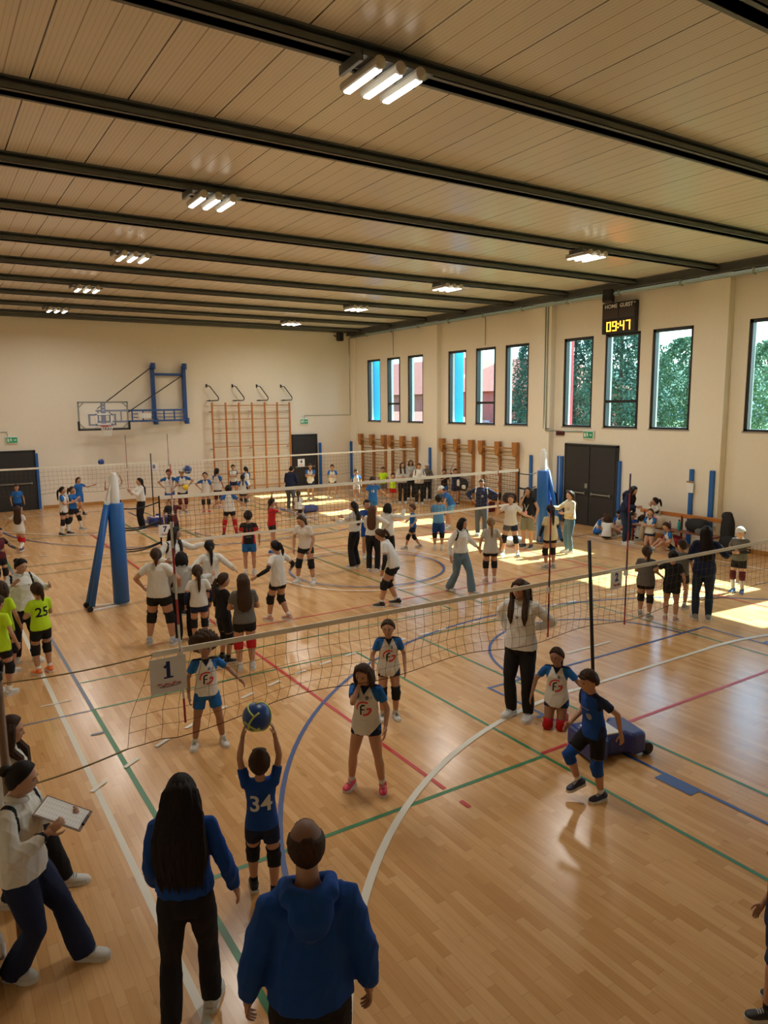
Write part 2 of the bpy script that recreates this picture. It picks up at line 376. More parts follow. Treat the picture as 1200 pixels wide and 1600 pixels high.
# steel roof beams, one per bay
for k in range(13):
    yf = 6.6+2.51*(k-3)
    b = MB(); b.box(XL, XR-.25, yf-.27, yf, ZBM, ZBM+.018); b.box(XL, XR-.25, yf-.19, yf-.05, ZBM, ZC)
    b.box(XL, XR-.25, yf-.27, yf, ZC-.02, ZC); b.box(XL, XR-.25, yf-.268, yf-.24, ZBM, ZBM+.06)
    struct(b.build('trim_%d' % (n+1), [STEEL])); n += 1
b = MB(); b.box(XR-.30, XR, YF, YB, 7.02, 7.05); b.box(XR-.22, XR-.08, YF, YB, 7.02, ZC); b.box(XR-.3, XR, YF, YB, ZC-.03, ZC)
struct(b.build('trim_%d' % (n+1), [STEEL])); n += 1
b = MB(); b.box(XL, XR-.3, YB-.14, YB, ZC-.10, ZC); struct(b.build('trim_%d' % (n+1), [STEEL])); n += 1
def atY(px, py, Y):
    d = RC.T @ np.array([(px-600)/FPX, -(py-800)/FPX, 1.0]); t = Y/d[1]; return (float(d[0]*t), float(CH+d[2]*t))
def atX(px, py, X):
    d = RC.T @ np.array([(px-600)/FPX, -(py-800)/FPX, 1.0]); t = X/d[0]; return (float(d[1]*t), float(CH+d[2]*t))

# ------------------------------------------------------------------ doors
def door(n, plane, a0, a1, zt, leaves):
    """plane 'b' back wall (a along X), 'r' right wall (a along Y)"""
    def bx(m, u0, u1, d0, d1, z0, z1):            # d = distance out of the wall into the hall
        if plane == 'b': m.box(u0, u1, YB-d1, YB-d0, z0, z1)
        else: m.box(XR-d1, XR-d0, u0, u1, z0, z1)
    m = MB(); m.m = 0
    bx(m, a0, a1, 0, .05, 0, zt)
    m.m = 1
    for u0, u1 in ((a0-.06, a0), (a1, a1+.06)): bx(m, u0, u1, 0, .07, 0, zt+.06)
    bx(m, a0-.06, a1+.06, 0, .07, zt, zt+.06)
    d = struct(m.build('door_%d' % n, [DOORM, FRAME]))
    w = (a1-a0)/leaves
    for k in range(leaves):
        q = MB(); bx(q, a0+k*w+.015, a0+(k+1)*w-.015, .05, .075, .02, zt-.02); bevel(q.build('door_leaf', [DOORM], d), .004)
        q = MB(); u0, u1 = a0+k*w+.12, a0+(k+1)*w-.12
        bx(q, u0, u1, .11, .14, 1.0, 1.04); bx(q, u0, u0+.05, .07, .13, .98, 1.06); bx(q, u1-.05, u1, .07, .13, .98, 1.06)
        q.build('push_bar', [GREY], d)
        if k == leaves-1 and leaves > 1:
            q = MB(); bx(q, a0+k*w+.06, a0+k*w+.16, .075, .09, 1.18, 1.32); q.build('lock_plate', [GREY], d)
door(1, 'b', -.6, 3.58, 2.20, 3)
door(2, 'b', 14.33, 15.55, 2.45, 1)
door(3, 'r', 14.48, 16.48, 2.49, 2)

# ------------------------------------------------------------------ lamps under the roof beams
LENS = mat('lamp_diffuser', (1, .97, .86), .4, emit=LAMP_E)
HOUS = mat('lamp_housing', (.55, .52, .45), .4)
k = 0
ROWN = ['nearest the gallery', 'second from the gallery', 'third from the gallery', 'fourth from the gallery', 'farthest, by the back wall']
for yi, y in enumerate((6.55, 11.57, 16.6, 21.6, 26.65)):
    for side, x in (('left', 4.21), ('right', 12.75)):
        if side == 'right' and yi == 0: continue
        t = thing('ceiling_light', 'triple tube ceiling light in the %s row, %s' % (side, ROWN[yi]), 'ceiling light', (x, y, 7.12), group='triple ceiling lights under the beams')
        b = MB(); b.box(-.42, .42, -.30, -.08, -.035, .0); b.box(-.42, .42, .02, .06, -.05, -.02); b.box(-.44, -.40, -.3, .1, -.09, 0); b.build('bracket', [STEEL], t)
        for dx in (-.235, 0, .235):
            h = MB(); h.tube([(dx, -.36, -.075), (dx, -.34, -.075), (dx, .34, -.075), (dx, .36, -.075)], [.03, .062, .062, .03], n=12); hs = h.build('lamp_housing', [HOUS], t, smooth=False)
            g = MB(); g.box(dx-.038, dx+.038, -.31, .31, -.142, -.10); bevel(g.build('diffuser', [LENS], hs), .012)
        area('lamp_light', (x, y, 6.9), (0, 0, 0), .65, .65, LAMP_W, (1, .95, .86)).data.spread = math.radians(170)

# ------------------------------------------------------------------ cable runs, signs, loudspeakers, scoreboard on the walls
def conduit(label, segs, r=.018):
    b = MB()
    for p in segs: b.tube(p, r, n=6)
    return tag(b.build('electrical_conduit', [CONDT], smooth=True), label, 'conduit')
xw = XR-.06
q = []
for i, (z, xx) in enumerate(((6.97, .25), (6.90, .26), (6.93, .30))): q.append([(XR-xx, 2, z), (XR-xx, 29.8, z)])
o = conduit('bundle of grey cable pipes running below the eaves beam of the window wall', q, .02)
for y in np.arange(4.4, 29.7, 2.0):
    b = MB(); b.box(XR-.33, XR-.2, y-.02, y+.02, 6.86, 7.01); b.build('pipe_clamp', [CONDT], o)
conduit('pair of grey pipes dropping down the pilaster to the red control box', [[(XR-.24, 17.23, 6.95), (XR-.24, 17.23, 2.93)], [(XR-.24, 17.33, 6.95), (XR-.24, 17.33, 3.0), (XR-.24, 17.08, 3.0)], [(XR-.24, 17.23, 2.93), (XR-.24, 17.0, 2.93), (XR-.03, 17.0, 2.93), (XR-.03, 15.6, 2.93)]], .018)
conduit('thin pipe in the hall corner leading to the exit sign of the back door', [[(XR-.13, YB-.03, 6.93), (XR-.13, YB-.03, 3.36), (15.0, YB-.03, 3.36), (15.0, YB-.03, 3.22)]], .013)
conduit('short pipe above the second window from the hall corner', [[(XR-.03, 26.6, 6.9), (XR-.03, 26.6, 5.92)]], .013)
conduit('short pipe above the middle window between the two far pilasters', [[(XR-.03, 20.55, 6.9), (XR-.03, 20.55, 5.92)]], .013)
conduit('thin pipe over the left door leading to its exit sign', [[(.2, YB-.03, 2.96), (2.75, YB-.03, 2.96), (2.75, YB-.03, 2.8)]], .013)
def exit_sign(label, plane, u, z, s=1.0):
    t = thing('exit_sign', label, 'exit sign', (u, YB, z) if plane == 'b' else (XR, u, z), 0 if plane == 'b' else math.pi/2*-1, 'green exit signs')
    # local frame: x along the wall, -y out of the wall
    if plane == 'r': t.rotation_euler = (0, 0, -math.pi/2)
    b = MB(); b.box(-.21*s, .21*s, -.07, 0, -.13*s, .13*s); bevel(b.build('casing', [WHITE], t), .01)
    b = MB(); b.box(-.185*s, .185*s, -.078, -.07, -.10*s, .10*s); b.build('sign_face', [mat('exit_face', (.01, .20, .08), .4, emit=.12)], t)
    b = MB(); y = -.083
    b.box(-.15*s, -.09*s, y, -.078, -.06*s, .06*s)
    b.box(-.055*s, .0, y, -.078, -.03*s, .045*s); b.ball((-.03*s, y, .065*s), .016*s, 8, 6)
    b.bar((-.03*s, y+.002, -.02*s), (-.07*s, y+.002, -.075*s), .014, .004); b.bar((-.02*s, y+.002, -.02*s), (.02*s, y+.002, -.07*s), .014, .004)
    b.box(.05*s, .12*s, y, -.078, -.012*s, .012*s); b.poly([(.11*s, y, -.04*s), (.16*s, y, 0), (.11*s, y, .04*s)], .004, (0, 1, 0))
    b.build('running_figure_and_arrow', [WHITE], t); return t
exit_sign('green exit sign above the wide dark door at the left', 'b', 2.88, 2.66)
exit_sign('green exit sign on the back wall between climbing frame and hall corner', 'b', 14.95, 3.09)
exit_sign('green exit sign above the double door in the window wall', 'r', 15.58, 2.84)
def speaker(label, loc, rz, wall):
    t = thing('wall_speaker', label, 'loudspeaker', loc, rz)
    b = MB(); b.box(-.15, .15, -.13, .13, -.19, .19); bevel(b.build('cabinet', [BLACK], t), .05, 3)
    b = MB(); b.lathe([(.10, 0), (.10, .012), (.03, .004)], 16); o = b.build('grille', [mat('speaker_grille', (.03, .03, .03), .8)], t); o.rotation_euler = (math.pi/2, 0, 0); o.location = (0, -.13, 0)
    b = MB(); b.bar((0, .13, 0), wall, .04); b.build('bracket', [BLACK], t)
speaker('black loudspeaker high on the back wall in the corner', (16.72, YB-.42, 6.93), .5, (.1, .38, .1))
speaker('black loudspeaker mounted above the scoreboard', (XR-.36, 14.72, 6.88), -1.2, (.1, .3, .06))

t = thing('scoreboard', 'black electronic scoreboard reading 09:47 above the middle window', 'scoreboard', (XR, 14.52, 6.27), -math.pi/2)
b = MB(); b.box(-.60, .60, -.14, 0, -.44, .44); bevel(b.build('casing', [mat('board_black', (.014, .012, .014), .35)], t), .012)
b = MB(); b.m = 0; b.box(-.55, -.02, -.146, -.14, .0, .26); b.box(.02, .55, -.146, -.14, .0, .26); b.build('score_window', [mat('dark_window', (.06, .045, .042), .3)], t)
def wall_text(txt, size, x, z, y, mtl, name, parent, bold=.01, sx=1.0):
    b = MB(); put_mesh(b, text_mesh(txt, size, bold), Matrix.Translation((x, y, z)) @ Matrix.Rotation(math.pi/2, 4, 'X') @ Matrix.Diagonal((sx, 1, 1, 1)))
    return b.build(name, [mtl], parent, fix=False)
wall_text('HOME', .155, -.28, .335, -.147, WHITE, 'home_lettering', t, .004, 1.05); wall_text('GUEST', .155, .27, .335, -.147, WHITE, 'guest_lettering', t, .004, 1.0)
b = MB(); b.box(.545, .575, -.147, -.14, .36, .39); b.build('indicator_lamp', [WHITE], t)
SEG = {'0': 'abcdef', '9': 'abcdfg', '4': 'bcfg', '7': 'abc'}
b = MB(); h, w_ = .27, .15
for ch, x in (('0', -.34), ('9', -.13), ('4', .14), ('7', .35)):
    z0 = -.235; y0, y1 = -.152, -.143; tk = .026
    R = {'a': (-w_/2, w_/2, h/2-tk, h/2), 'g': (-w_/2, w_/2, -tk/2, tk/2), 'd': (-w_/2, w_/2, -h/2, -h/2+tk),
         'f': (-w_/2, -w_/2+tk, 0, h/2), 'b': (w_/2-tk, w_/2, 0, h/2), 'e': (-w_/2, -w_/2+tk, -h/2, 0), 'c': (w_/2-tk, w_/2, -h/2, 0)}
    for s_ in SEG[ch]: r = R[s_]; b.box(x+r[0], x+r[1], y0, y1, z0+r[2], z0+r[3])
for zz in (-.28, -.18): b.box(-.012, .025, -.152, -.143, zz-.018, zz+.018)
b.build('clock_digits', [ORANGE], t)

t = thing('control_box', 'small dark red control box on the wall left of the double door', 'control box', (XR, 16.78, 2.86), -math.pi/2)
b = MB(); b.box(-.16, .16, -.07, 0, -.07, .07); bevel(b.build('housing', [mat('dark_red', (.12, .01, .015), .4)], t), .008)
b = MB(); b.box(-.10, .10, -.078, -.07, -.03, .03); b.build('display', [BLACK], t)
for z, lb, c in ((1.62, 'upper of the two small wall plates, red and white, left of the double door', (.5, .05, .05)), (1.36, 'lower of the two small wall plates, grey, left of the double door', (.28, .2, .2))):
    yy = 17.22
    t = thing('wall_plate', lb, 'wall plate', (XR-.22, yy, z), -math.pi/2)
    b = MB(); b.box(-.09, .09, -.03, 0, -.09, .09); bevel(b.build('housing', [WHITE], t), .006)
    b = MB(); b.box(-.06, .06, -.036, -.03, -.06, .05); b.build('cover', [mat('plate_%d' % int(z*100), c, .5)], t)

# ------------------------------------------------------------------ blue edge pads
def pad(label, plane, u, z0, z1, w=.12, d=.07):
    b = MB()
    if plane == 'b': b.box(u-w/2, u+w/2, YB-d-.08, YB-.08, z0, z1)
    else:
        off = 0
        b.box(XR-d-.0, XR, u-w/2, u+w/2, z0, z1)
    return tag(bevel(b.build('edge_pad', [BLUEP]), .02, 3), label, 'wall padding', 'blue edge pads on the walls')
pad('blue edge pad beside the wide dark door on the left', 'b', 3.66, .02, 2.14, .1)
pad('blue edge pad right of the single back door', 'b', 15.72, .02, 2.1, .13)
pad('blue edge pad in the far corner, right of the back door', 'b', 17.40, .02, 2.1, .13)
for lb, y, x in (('blue edge pad on the pilaster between the wooden wall bars', 23.62, XR-.22), ('blue edge pad on the pilaster behind the far net post', 17.86, XR-.22), ('thin blue edge pad on the far side of the pilaster near the double door', 18.05, XR)):
    b = MB(); b.box(x-.075, x-.002, y-.06, y+.06, .02, 2.1); tag(bevel(b.build('edge_pad', [BLUEP]), .02, 3), lb, 'wall padding', 'blue edge pads on the walls')
b = MB(); b.box(XR-.07, XR, 16.62, 16.86, .02, 2.12); b.m = 1; b.box(XR-.078, XR-.07, 16.735, 16.75, .02, 2.12)
tag(b.build('edge_pad', [BLUEP, WHITE]), 'broad blue edge pad with a white seam left of the double door', 'wall padding', 'blue edge pads on the walls')
pad('blue edge pad on the right jamb of the double door', 'r', 14.36, .02, 2.1, .11)
pad('blue edge pad interrupted by a white notice, above the bench', 'r', 11.80-.0, .02, 2.05, .12).location.x = 0
pad('blue edge pad on the pilaster above the right end of the bench', 'r', 11.2, .02, 2.05, .14).location.x = -.22
bpy.data.objects[[o.name for o in COL.objects if o.get('label') == 'blue edge pad interrupted by a white notice, above the bench'][0]].location.x = -.22
t = thing('notice', 'white notice taped round the blue pad above the bench', 'notice', (XR-.295, 11.80, 1.55), -math.pi/2)
b = MB(); b.box(-.10, .10, -.012, 0, -.13, .13); b.build('sheet', [PAPER], t)
b = MB(); b.box(-.11, .11, -.014, -.002, .14, .18); b.build('tape', [WOODR], t)

# ------------------------------------------------------------------ basketball goal folded against the back wall
t = thing('basketball_hoop', 'wall mounted basketball hoop with clear board and blue swing frame', 'basketball hoop', (0, 0, 0))
yb = 29.05; y9 = YB-.12
b = MB()
for x in (8.16, 9.44): b.box(x-.07, x+.07, y9-.08, y9+.10, 3.2, 5.5)
b.box(8.16, 9.44, y9-.05, y9+.03, 5.08, 5.18); bevel(b.build('wall_frame', [BLUES], t), .01)
for x in (8.16, 9.44):
    for z in (3.24, 5.46): b = MB(); b.tube([(x-.0, y9-.16, z-.12), (x, y9-.16, z+.12)], .10, n=12); b.build('hinge', [BLUES], t)
b = MB()
for z, w in ((3.28, .07), (3.70, .07)): b.bar((9.4, y9-.2, z), (5.75, yb+.30, z), w)
for s_ in np.linspace(.02, .98, 9):
    x = 9.4+(5.75-9.4)*s_; y = (y9-.2)+(yb+.30-y9+.2)*s_; b.bar((x, y, 3.28), (x, y, 3.70), .045, up=(1, 0, 0))
for z in (3.42, 3.56): b.bar((9.4, y9-.2, z), (7.2, yb+.6, z), .03)
b.build('swing_arm', [BLUES], t)
b = MB(); b.box(7.36, 7.86, 29.5, 29.52, 3.39, 3.6); b.build('maker_plate', [WHITE], t).rotation_euler = (0, 0, 0)
for k, (p, q_) in enumerate((((8.12, y9-.1, 5.42), (5.75, yb+.05, 3.78)), ((9.36, y9-.1, 5.1), (6.85, yb+.05, 3.62)))):
    b = MB(); b.tube([p, q_], .022, n=8); b.build('stay_rod', [mat('dark_rod', (.04, .04, .035), .5)], t, smooth=True)
b = MB(); b.box(5.45, 6.45, yb+.18, yb+.26, 3.14, 3.2); b.box(5.45, 6.45, yb+.18, yb+.26, 3.52, 3.58); b.box(5.45, 5.51, yb+.18, yb+.26, 3.14, 3.58); b.box(6.39, 6.45, yb+.18, yb+.26, 3.14, 3.58)
b.box(5.90, 6.06, yb+.10, yb+.2, 3.05, 4.05)
for z in (3.7, 3.82, 3.94): b.m = 1; b.box(5.945, 6.015, yb+.094, yb+.10, z, z+.05)
b.build('mounting_frame', [BLUES, mat('hole_pale', (.55, .5, .42), .6)], t)
bb = MB(); bb.box(5.07, 6.85, yb, yb+.015, 3.02, 4.04); BD = mat('backboard_pane', (.9, .95, .95), .05)
nt_ = BD.node_tree; p_ = nt_.nodes['Principled BSDF']; p_.inputs['Alpha'].default_value = .13; p_.inputs['Roughness'].default_value = .05
board = bb.build('backboard', [BD], t)
b = MB(); f = .045
for r in ((5.05, 6.87, 4.0, 4.05), (5.05, 5.05+f, 3.05, 4.05), (6.87-f, 6.87, 3.05, 4.05), (5.05, 6.87, 3.02, 3.06)): b.box(r[0], r[1], yb-.02, yb+.03, r[2], r[3])
for cx, cz, sx, sz in ((5.09, 4.01, 1, -1), (6.83, 4.01, -1, -1), (5.09, 3.06, 1, 1), (6.83, 3.06, -1, 1)): b.bar((cx, yb-.0, cz+sz*.17), (cx+sx*.17, yb-.0, cz), .035)
b.build('board_frame', [GREY], board)
b = MB()
for r in ((5.66, 6.26, 3.55, 3.60), (5.66, 6.26, 3.17, 3.22), (5.66, 5.71, 3.17, 3.6), (6.21, 6.26, 3.17, 3.6)): b.box(r[0], r[1], yb-.012, yb-.004, r[2], r[3])
b.build('target_square', [WHITE], board)
b = MB(); b.box(5.02, 6.92, yb-.04, yb+.05, 2.97, 3.03); b.box(5.02, 5.09, yb-.04, yb+.05, 2.97, 3.32); b.box(6.85, 6.92, yb-.04, yb+.05, 2.97, 3.32); bevel(b.build('edge_cushion', [BLACK], board), .01)
b = MB(); cx, cz = 5.97, 3.13; n_ = 20; cyc = yb-.15-.225
pts = [(cx+.225*math.cos(a), cyc+.225*math.sin(a), cz) for a in np.linspace(0, 2*math.pi, n_+1)]
b.tube(pts, .012, n=6, cap=False); b.box(cx-.11, cx+.11, yb-.16, yb, cz-.05, cz+.02); b.build('rim', [mat('rim_red', (.45, .05, .04), .4)], t, smooth=False)
b = MB()
for j in range(12):
    for s_ in (1, -1):
        P = []
        for i in range(6):
            a = 2*math.pi*(j+s_*i*.5)/12; r = .225-.085*min(1, i/3.5); P.append((cx+r*math.cos(a), cyc+r*math.sin(a), cz-.01-.075*i))
        b.tube(P, .005, n=4, cap=False)
b.build('hoop_net', [WHITE], t)

# ------------------------------------------------------------------ climbing frame on the back wall, pulley brackets above
t = thing('climbing_frame', 'tall wooden climbing grid with seven uprights on the back wall', 'climbing frame', (12.3, YB-.35, 0))
for i in range(7):
    x = -1.79+i*.597
    b = MB(); b.box(x-.028, x+.028, -.06, .03, .12, 3.98); bevel(b.build('upright', [mat('orange_wood', (.50, .19, .04), .35, vary=.2)], t), .008)
for i in range(7):
    z = .35+i*.583; b = MB(); b.box(-1.82, 1.82, -.02, .015, z-.016, z+.016); bevel(b.build('cross_bar', [WOODB], t), .005)
b = MB()
for i in range(6):
    for z in np.arange(.25, 3.9, .1457):
        x = -1.79+i*.597; b.tube([(x, .0, z), (x+.597, .0, z)], .008, n=5, cap=False)
tag(b.build('thin_rungs', [mat('thin_rung', (.62, .45, .26), .5)], t), kind='stuff')
for x in (-1.79, 0, 1.79):
    for z in (.6, 2.0, 3.6): b = MB(); b.box(x-.02, x+.02, .02, .35, z-.02, z+.02); b.build('wall_bracket', [GREY], t)
nm4 = ('leftmost', 'second from the left', 'third from the left', 'rightmost')
for i, x in enumerate((10.43, 11.58, 12.70, 13.86)):
    b = MB(); y = YB-.28
    b.tube([(x, YB, 4.70), (x+.05, y, 4.66), (x+.41, y, 4.20), (x+.41, y, 4.12), (x+.38, y, 4.07), (x+.02, y, 4.06), (x, YB, 4.06)], .022, n=8)
    b.box(x-.035, x+.035, YB-.31, YB-.25, 4.03, 4.09); b.box(x-.03, x+.03, YB-.03, YB, 4.62, 4.76)
    tag(b.build('wall_hook', [FRAME], smooth=False), 'black bent steel bracket above the climbing frame, %s of the four' % nm4[i], 'bracket', 'steel brackets above the climbing frame')

# ------------------------------------------------------------------ wall bars between the windows and the floor
def wall_bars(y0, y1, label):
    L = y0-y1; t = thing('wall_bars', label, 'wall bars', (XR, (y0+y1)/2, 0), -math.pi/2, 'wooden wall bars under the windows')
    # local x runs toward -Y of the hall, local -y points into the room
    for u in (-L/2+.10, 0, L/2-.10):
        b = MB()
        prof = [(-.015, .05), (-.015, 1.72), (-.02, 2.49), (-.24, 2.49), (-.26, 2.25), (-.22, 2.05), (-.13, 1.93), (-.12, .05)]
        b.poly([(u-.035, y, z) for y, z in prof], .07, (1, 0, 0)); bevel(b.build('upright', [WOODB], t), .006)
        b = MB(); b.poly([(u-.12, -.245, 2.49), (u+.12, -.245, 2.49), (u+.12, -.245, 2.16), (u+.05, -.245, 1.98), (u-.05, -.245, 1.98), (u-.12, -.245, 2.16)], .045, (0, 1, 0)); bevel(b.build('head_board', [WOODB], t), .006)
    b = MB(); b.box(-L/2+.1, L/2-.1, -.21, -.17, 2.24, 2.30); b.build('top_rail', [WOODR], t)
    for i in range(14):
        z = .22+i*.150; y = -.075 if z < 1.9 else -.17
        b = MB(); b.tube([(-L/2+.08, y, z), (L/2-.08, y, z)], .017, n=6, sy=1); b.build('rung', [WOODR], t, smooth=True)
wall_bars(29.33, 27.12, 'wooden wall bars in the far corner, the set nearest the back wall')
wall_bars(26.76, 24.72, 'wooden wall bars second from the back wall, left of the blue padded pilaster')
wall_bars(23.02, 21.02, 'wooden wall bars just right of the blue padded pilaster')
wall_bars(20.64, 18.62, 'wooden wall bars nearest the camera, behind the net post')

# ------------------------------------------------------------------ volleyball posts
STRP = mat('black_strap', (.012, .012, .014), .7); DIRTY = mat('net_tape', (.80, .77, .66), .7, vary=.1)
def post(x, y, sgn, label):
    """padded post; braces lean away from the court on side sgn"""
    t = thing('volleyball_post', label, 'volleyball post', (x, y, 0), 0, 'padded volleyball posts')
    b = MB(); b.lathe([(.125, .05), (.15, .06), (.15, 2.0), (.13, 2.02)], 20); b.build('post_pad', [BLUEP], t, smooth=True)
    b = MB(); b.lathe([(.085, 0), (.085, 2.02), (.082, 2.5), (.05, 2.56), (.05, 2.60)], 16); b.build('pole', [WHITE], t, smooth=True)
    b = MB(); b.bar((sgn*.16, -.05, 2.05), (sgn*.05, -.02, 2.48), .03); b.bar((sgn*.16, .05, 2.05), (sgn*.05, .02, 2.48), .03); b.box(min(sgn*.1, sgn*.2), max(sgn*.1, sgn*.2), -.06, .06, 1.98, 2.06)
    b.bar((sgn*.22, 0, 1.93), (sgn*.04, 0, 2.3), .022)
    b.build('tension_gear', [WHITE], t)
    for s_ in (-1, 1):
        b = MB(); b.tube([(sgn*.16, s_*.03, 2.0), (sgn*.58, s_*.17, .10)], .055, n=10); b.build('brace_pad', [BLUEP], t, smooth=True)
    b = MB(); b.bar((0, -.04, .02), (sgn*.60, -.18, .02), .04, .03); b.bar((0, .04, .02), (sgn*.60, .18, .02), .04, .03); b.build('base_frame', [WHITE], t)
    for s_ in (-1, 1):
        b = MB(); b.tube([(sgn*.62, s_*.18-.03, .055), (sgn*.62, s_*.18+.03, .055)], .055, n=12); b.build('wheel', [BLACK], t)
post(3.06, 14.40, -1, 'blue padded volleyball post on the left with leaning braces')
post(14.22, 14.22, 1, 'blue padded volleyball post on the right beside the lanyard woman')

# ------------------------------------------------------------------ nets
CORD = mat('net_cord', (.09, .06, .035), .8)
def net(label, y, x0, x1, ztop, zbot, cell, r, skew=0, side_tape=False, sag=.03, tape=.05, bot_tape=False):
    t = thing('volleyball_net', label, 'volleyball net', (0, y, 0))
    rng = random.Random(int(y*10)); b = MB(); nx = int((x1-x0)/cell); nz = max(2, int(round((ztop-zbot)/cell)))
    def P(i, j):
        s_ = i/nx; f = j/nz
        x = x0+(x1-x0)*s_; z = ztop+(zbot-ztop)*f
        z += .0 - sag*math.sin(math.pi*s_)*(1 if not bot_tape else .6) - (0 if bot_tape else .03*f*math.sin(i*.37)*(1 if i > 2 else 0))
        x += .03*math.sin(j*1.3+i*.21)*(f if not bot_tape else .3)
        if skew: x -= skew*f*max(0, 1-s_*14); z -= skew*.35*f*max(0, 1-s_*14)
        yy = .02*math.sin(i*.17+j*.6)*f
        return (x, yy, z)
    G = [[P(i, j) for j in range(nz+1)] for i in range(nx+1)]
    for i in range(nx+1): b.tube(G[i], r, n=3, cap=False)
    for j in range(1, nz+1): b.tube([G[i][j] for i in range(nx+1)], r if j < nz else r*2.2, n=3, cap=False)
    b.build('net_mesh', [CORD], t)
    def tp(j, w, nm, m_, off=0):
        b = MB(); T_ = [G[i][j] for i in range(nx+1)]
        v = []; 
        for p in T_: v += [(p[0], p[1]-.006, p[2]-w*.5+off), (p[0], p[1]-.006, p[2]+w*.5+off), (p[0], p[1]+.006, p[2]+w*.5+off), (p[0], p[1]+.006, p[2]-w*.5+off)]
        f = []
        for i in range(nx):
            for k in range(4): a = i*4+k; c = i*4+(k+1) % 4; f.append((a, c, c+4, a+4))
        f += [(0, 3, 2, 1), (nx*4, nx*4+1, nx*4+2, nx*4+3)]
        b.add(v, f); b.build(nm, [m_], t)
    tp(0, tape, 'top_tape', DIRTY)
    if bot_tape: tp(nz, tape*.8, 'bottom_tape', DIRTY)
    if side_tape:
        for i in (0, nx):
            b = MB(); b.bar((G[i][0][0], 0, ztop+.04), (G[i][0][0], 0, zbot-.04), .05, .02, up=(1, 0, 0)); b.build('side_tape', [STRP], t)
    return t, G
def rope(t, a, c, r=.006, m_=None, sag=.03, name='rope'):
    a = Vector(a); c = Vector(c); P = [a.lerp(c, s_)+Vector((0, 0, -sag*math.sin(math.pi*s_))) for s_ in np.linspace(0, 1, 9)]
    b = MB(); b.tube(P, r, n=5); return b.build(name, [m_ or STRP], t)
NA, NB, NC = 5.35, 14.35, 24.1
xa, za = atY(238, 1033, NA)
tA, GA = net('long net in the foreground across the first court, dirty white tape', NA, xa, 15.2, 2.0, 1.40, .10, .0019, skew=.25, sag=.05, tape=.042)
xp = .30
rope(tA, (xp, 0, 2.0), (xa, 0, 2.0), .006, mat('twine', (.30, .22, .10), .8), .02)
rope(tA, (xp, 0, 1.22), GA[0][-1], .007, mat('twine', (.30, .22, .10), .8), .02)
tB, GB_ = net('middle net between the two padded posts with white tapes', NB, 3.88, 13.45, 2.06, 1.15, .10, .0034, side_tape=True, sag=.02, tape=.07, bot_tape=True)
for z, n2 in ((1.98, 1), (1.60, 2), (1.18, 2)):
    for k in range(n2):
        rope(tB, (3.15, .02, z-.08-k*.05), (3.88, 0, z-k*.02), .014, None, .05, 'strap'); rope(tB, (14.1, .0, z-.03-k*.05), (13.45, 0, z-k*.02), .014, None, .04, 'strap')
tC, GC = net('farthest net in front of the back wall', NC, -2.3, 16.9, 2.05, 1.25, .125, .0026, sag=.03, tape=.055)
for x in (2.55, 5.2, 9.7):
    pass
ANT_R = mat('antenna_red', (.45, .03, .04), .4); ANT_W = mat('antenna_white', (.75, .72, .68), .4)
def antenna(label, x, y, z0, z1, dark=False, dx=0.0):
    t = thing('net_antenna', label, 'net antenna', (x, y-.03, z0), group='antennas clipped to the nets')
    n = 8; h = (z1-z0)
    for k in range(n):
        b = MB(); f0, f1 = k/n, (k+1)/n
        b.tube([(dx*f0, 0, h*f0), (dx*f1, 0, h*f1)], .009, n=6); b.build('striped_section', [ANT_R if k % 2 == 0 else (ANT_W if not dark else mat('antenna_dark', (.08, .03, .10), .5))], t)
    b = MB(); b.box(-.010+dx*.3, .014+dx*.3, -.010, .03, h*.33, h*.37); b.build('clip', [WHITE], t)
xA, zA = atY(288, 1125, NA)
antenna('red and white antenna on the foreground net beside the number 1 sign', xA, NA, 1.42, 3.0, dx=-.03)
x1_, _ = atY(853, 990, NA); antenna('dark antenna on the foreground net left of the number 2 sign', x1_, NA, 1.38, 2.85, True)
x2_, _ = atY(972, 982, NA); antenna('thin dark antenna on the foreground net right of the number 2 sign', x2_, NA, 1.30, 3.05, True)
x3_, _ = atY(271, 835, NB); antenna('red and white antenna on the middle net beside the number 7 sign', x3_, NB, 1.10, 2.95)
x4_, _ = atY(882, 760, NB); x4_ = 12.7; antenna('pink and white antenna near the right end of the middle net', x4_, NB, 1.10, 2.25)
x5_, _ = atY(200, 760, NC); antenna('thin antenna rising from the far net above the white post', x5_, NC, 1.25, 2.95, True)
x6_, _ = atY(265, 760, NC); antenna('thin antenna rising from the far net beside the hands-on-hips boy', x6_, NC, 1.25, 2.95, True)
def court_sign(txt, label, px, py, Y, s=.28, tilt=0.0, drop=.0):
    x, z = atY(px, py, Y)
    t = thing('court_number_sign', label, 'number sign', (x, Y-.035, z), tilt, 'court number signs hung on the nets')
    b = MB(); b.box(-s/2, s/2, -.004, .004, -s/2, s/2); b.build('board', [PAPER], t)
    dg_ = wall_text(txt, s*.62, 0, s*.13, -.0055, NAVY, 'digit', t, .006)
    if txt == '1': b = MB(); b.box(-s*.13, s*.13, -.0065, -.005, -s*.09, -s*.045); b.bar((-s*.11, -.0058, s*.22), (-.01*s, -.0058, s*.30), .004, s*.06); b.build('digit_serif', [NAVY], t)
    b = MB(); M0 = []
    for k in range(9):
        u = -.32+k*.08; M0.append((u*s, -.0055, (-.27+.35*u*u+.05*math.sin(k*2.3))*s))
    b.tube(M0, .011*s/.28, n=4, sy=.2); b.build('red_lettering', [REDP], t)
    b = MB(); b.tube([(u*s, -.005, (-.335+.3*u*u)*s) for u in np.linspace(-.26, .34, 7)], .006*s/.28, n=4, sy=.2); b.build('blue_swoosh', [NAVY], t)
    return t
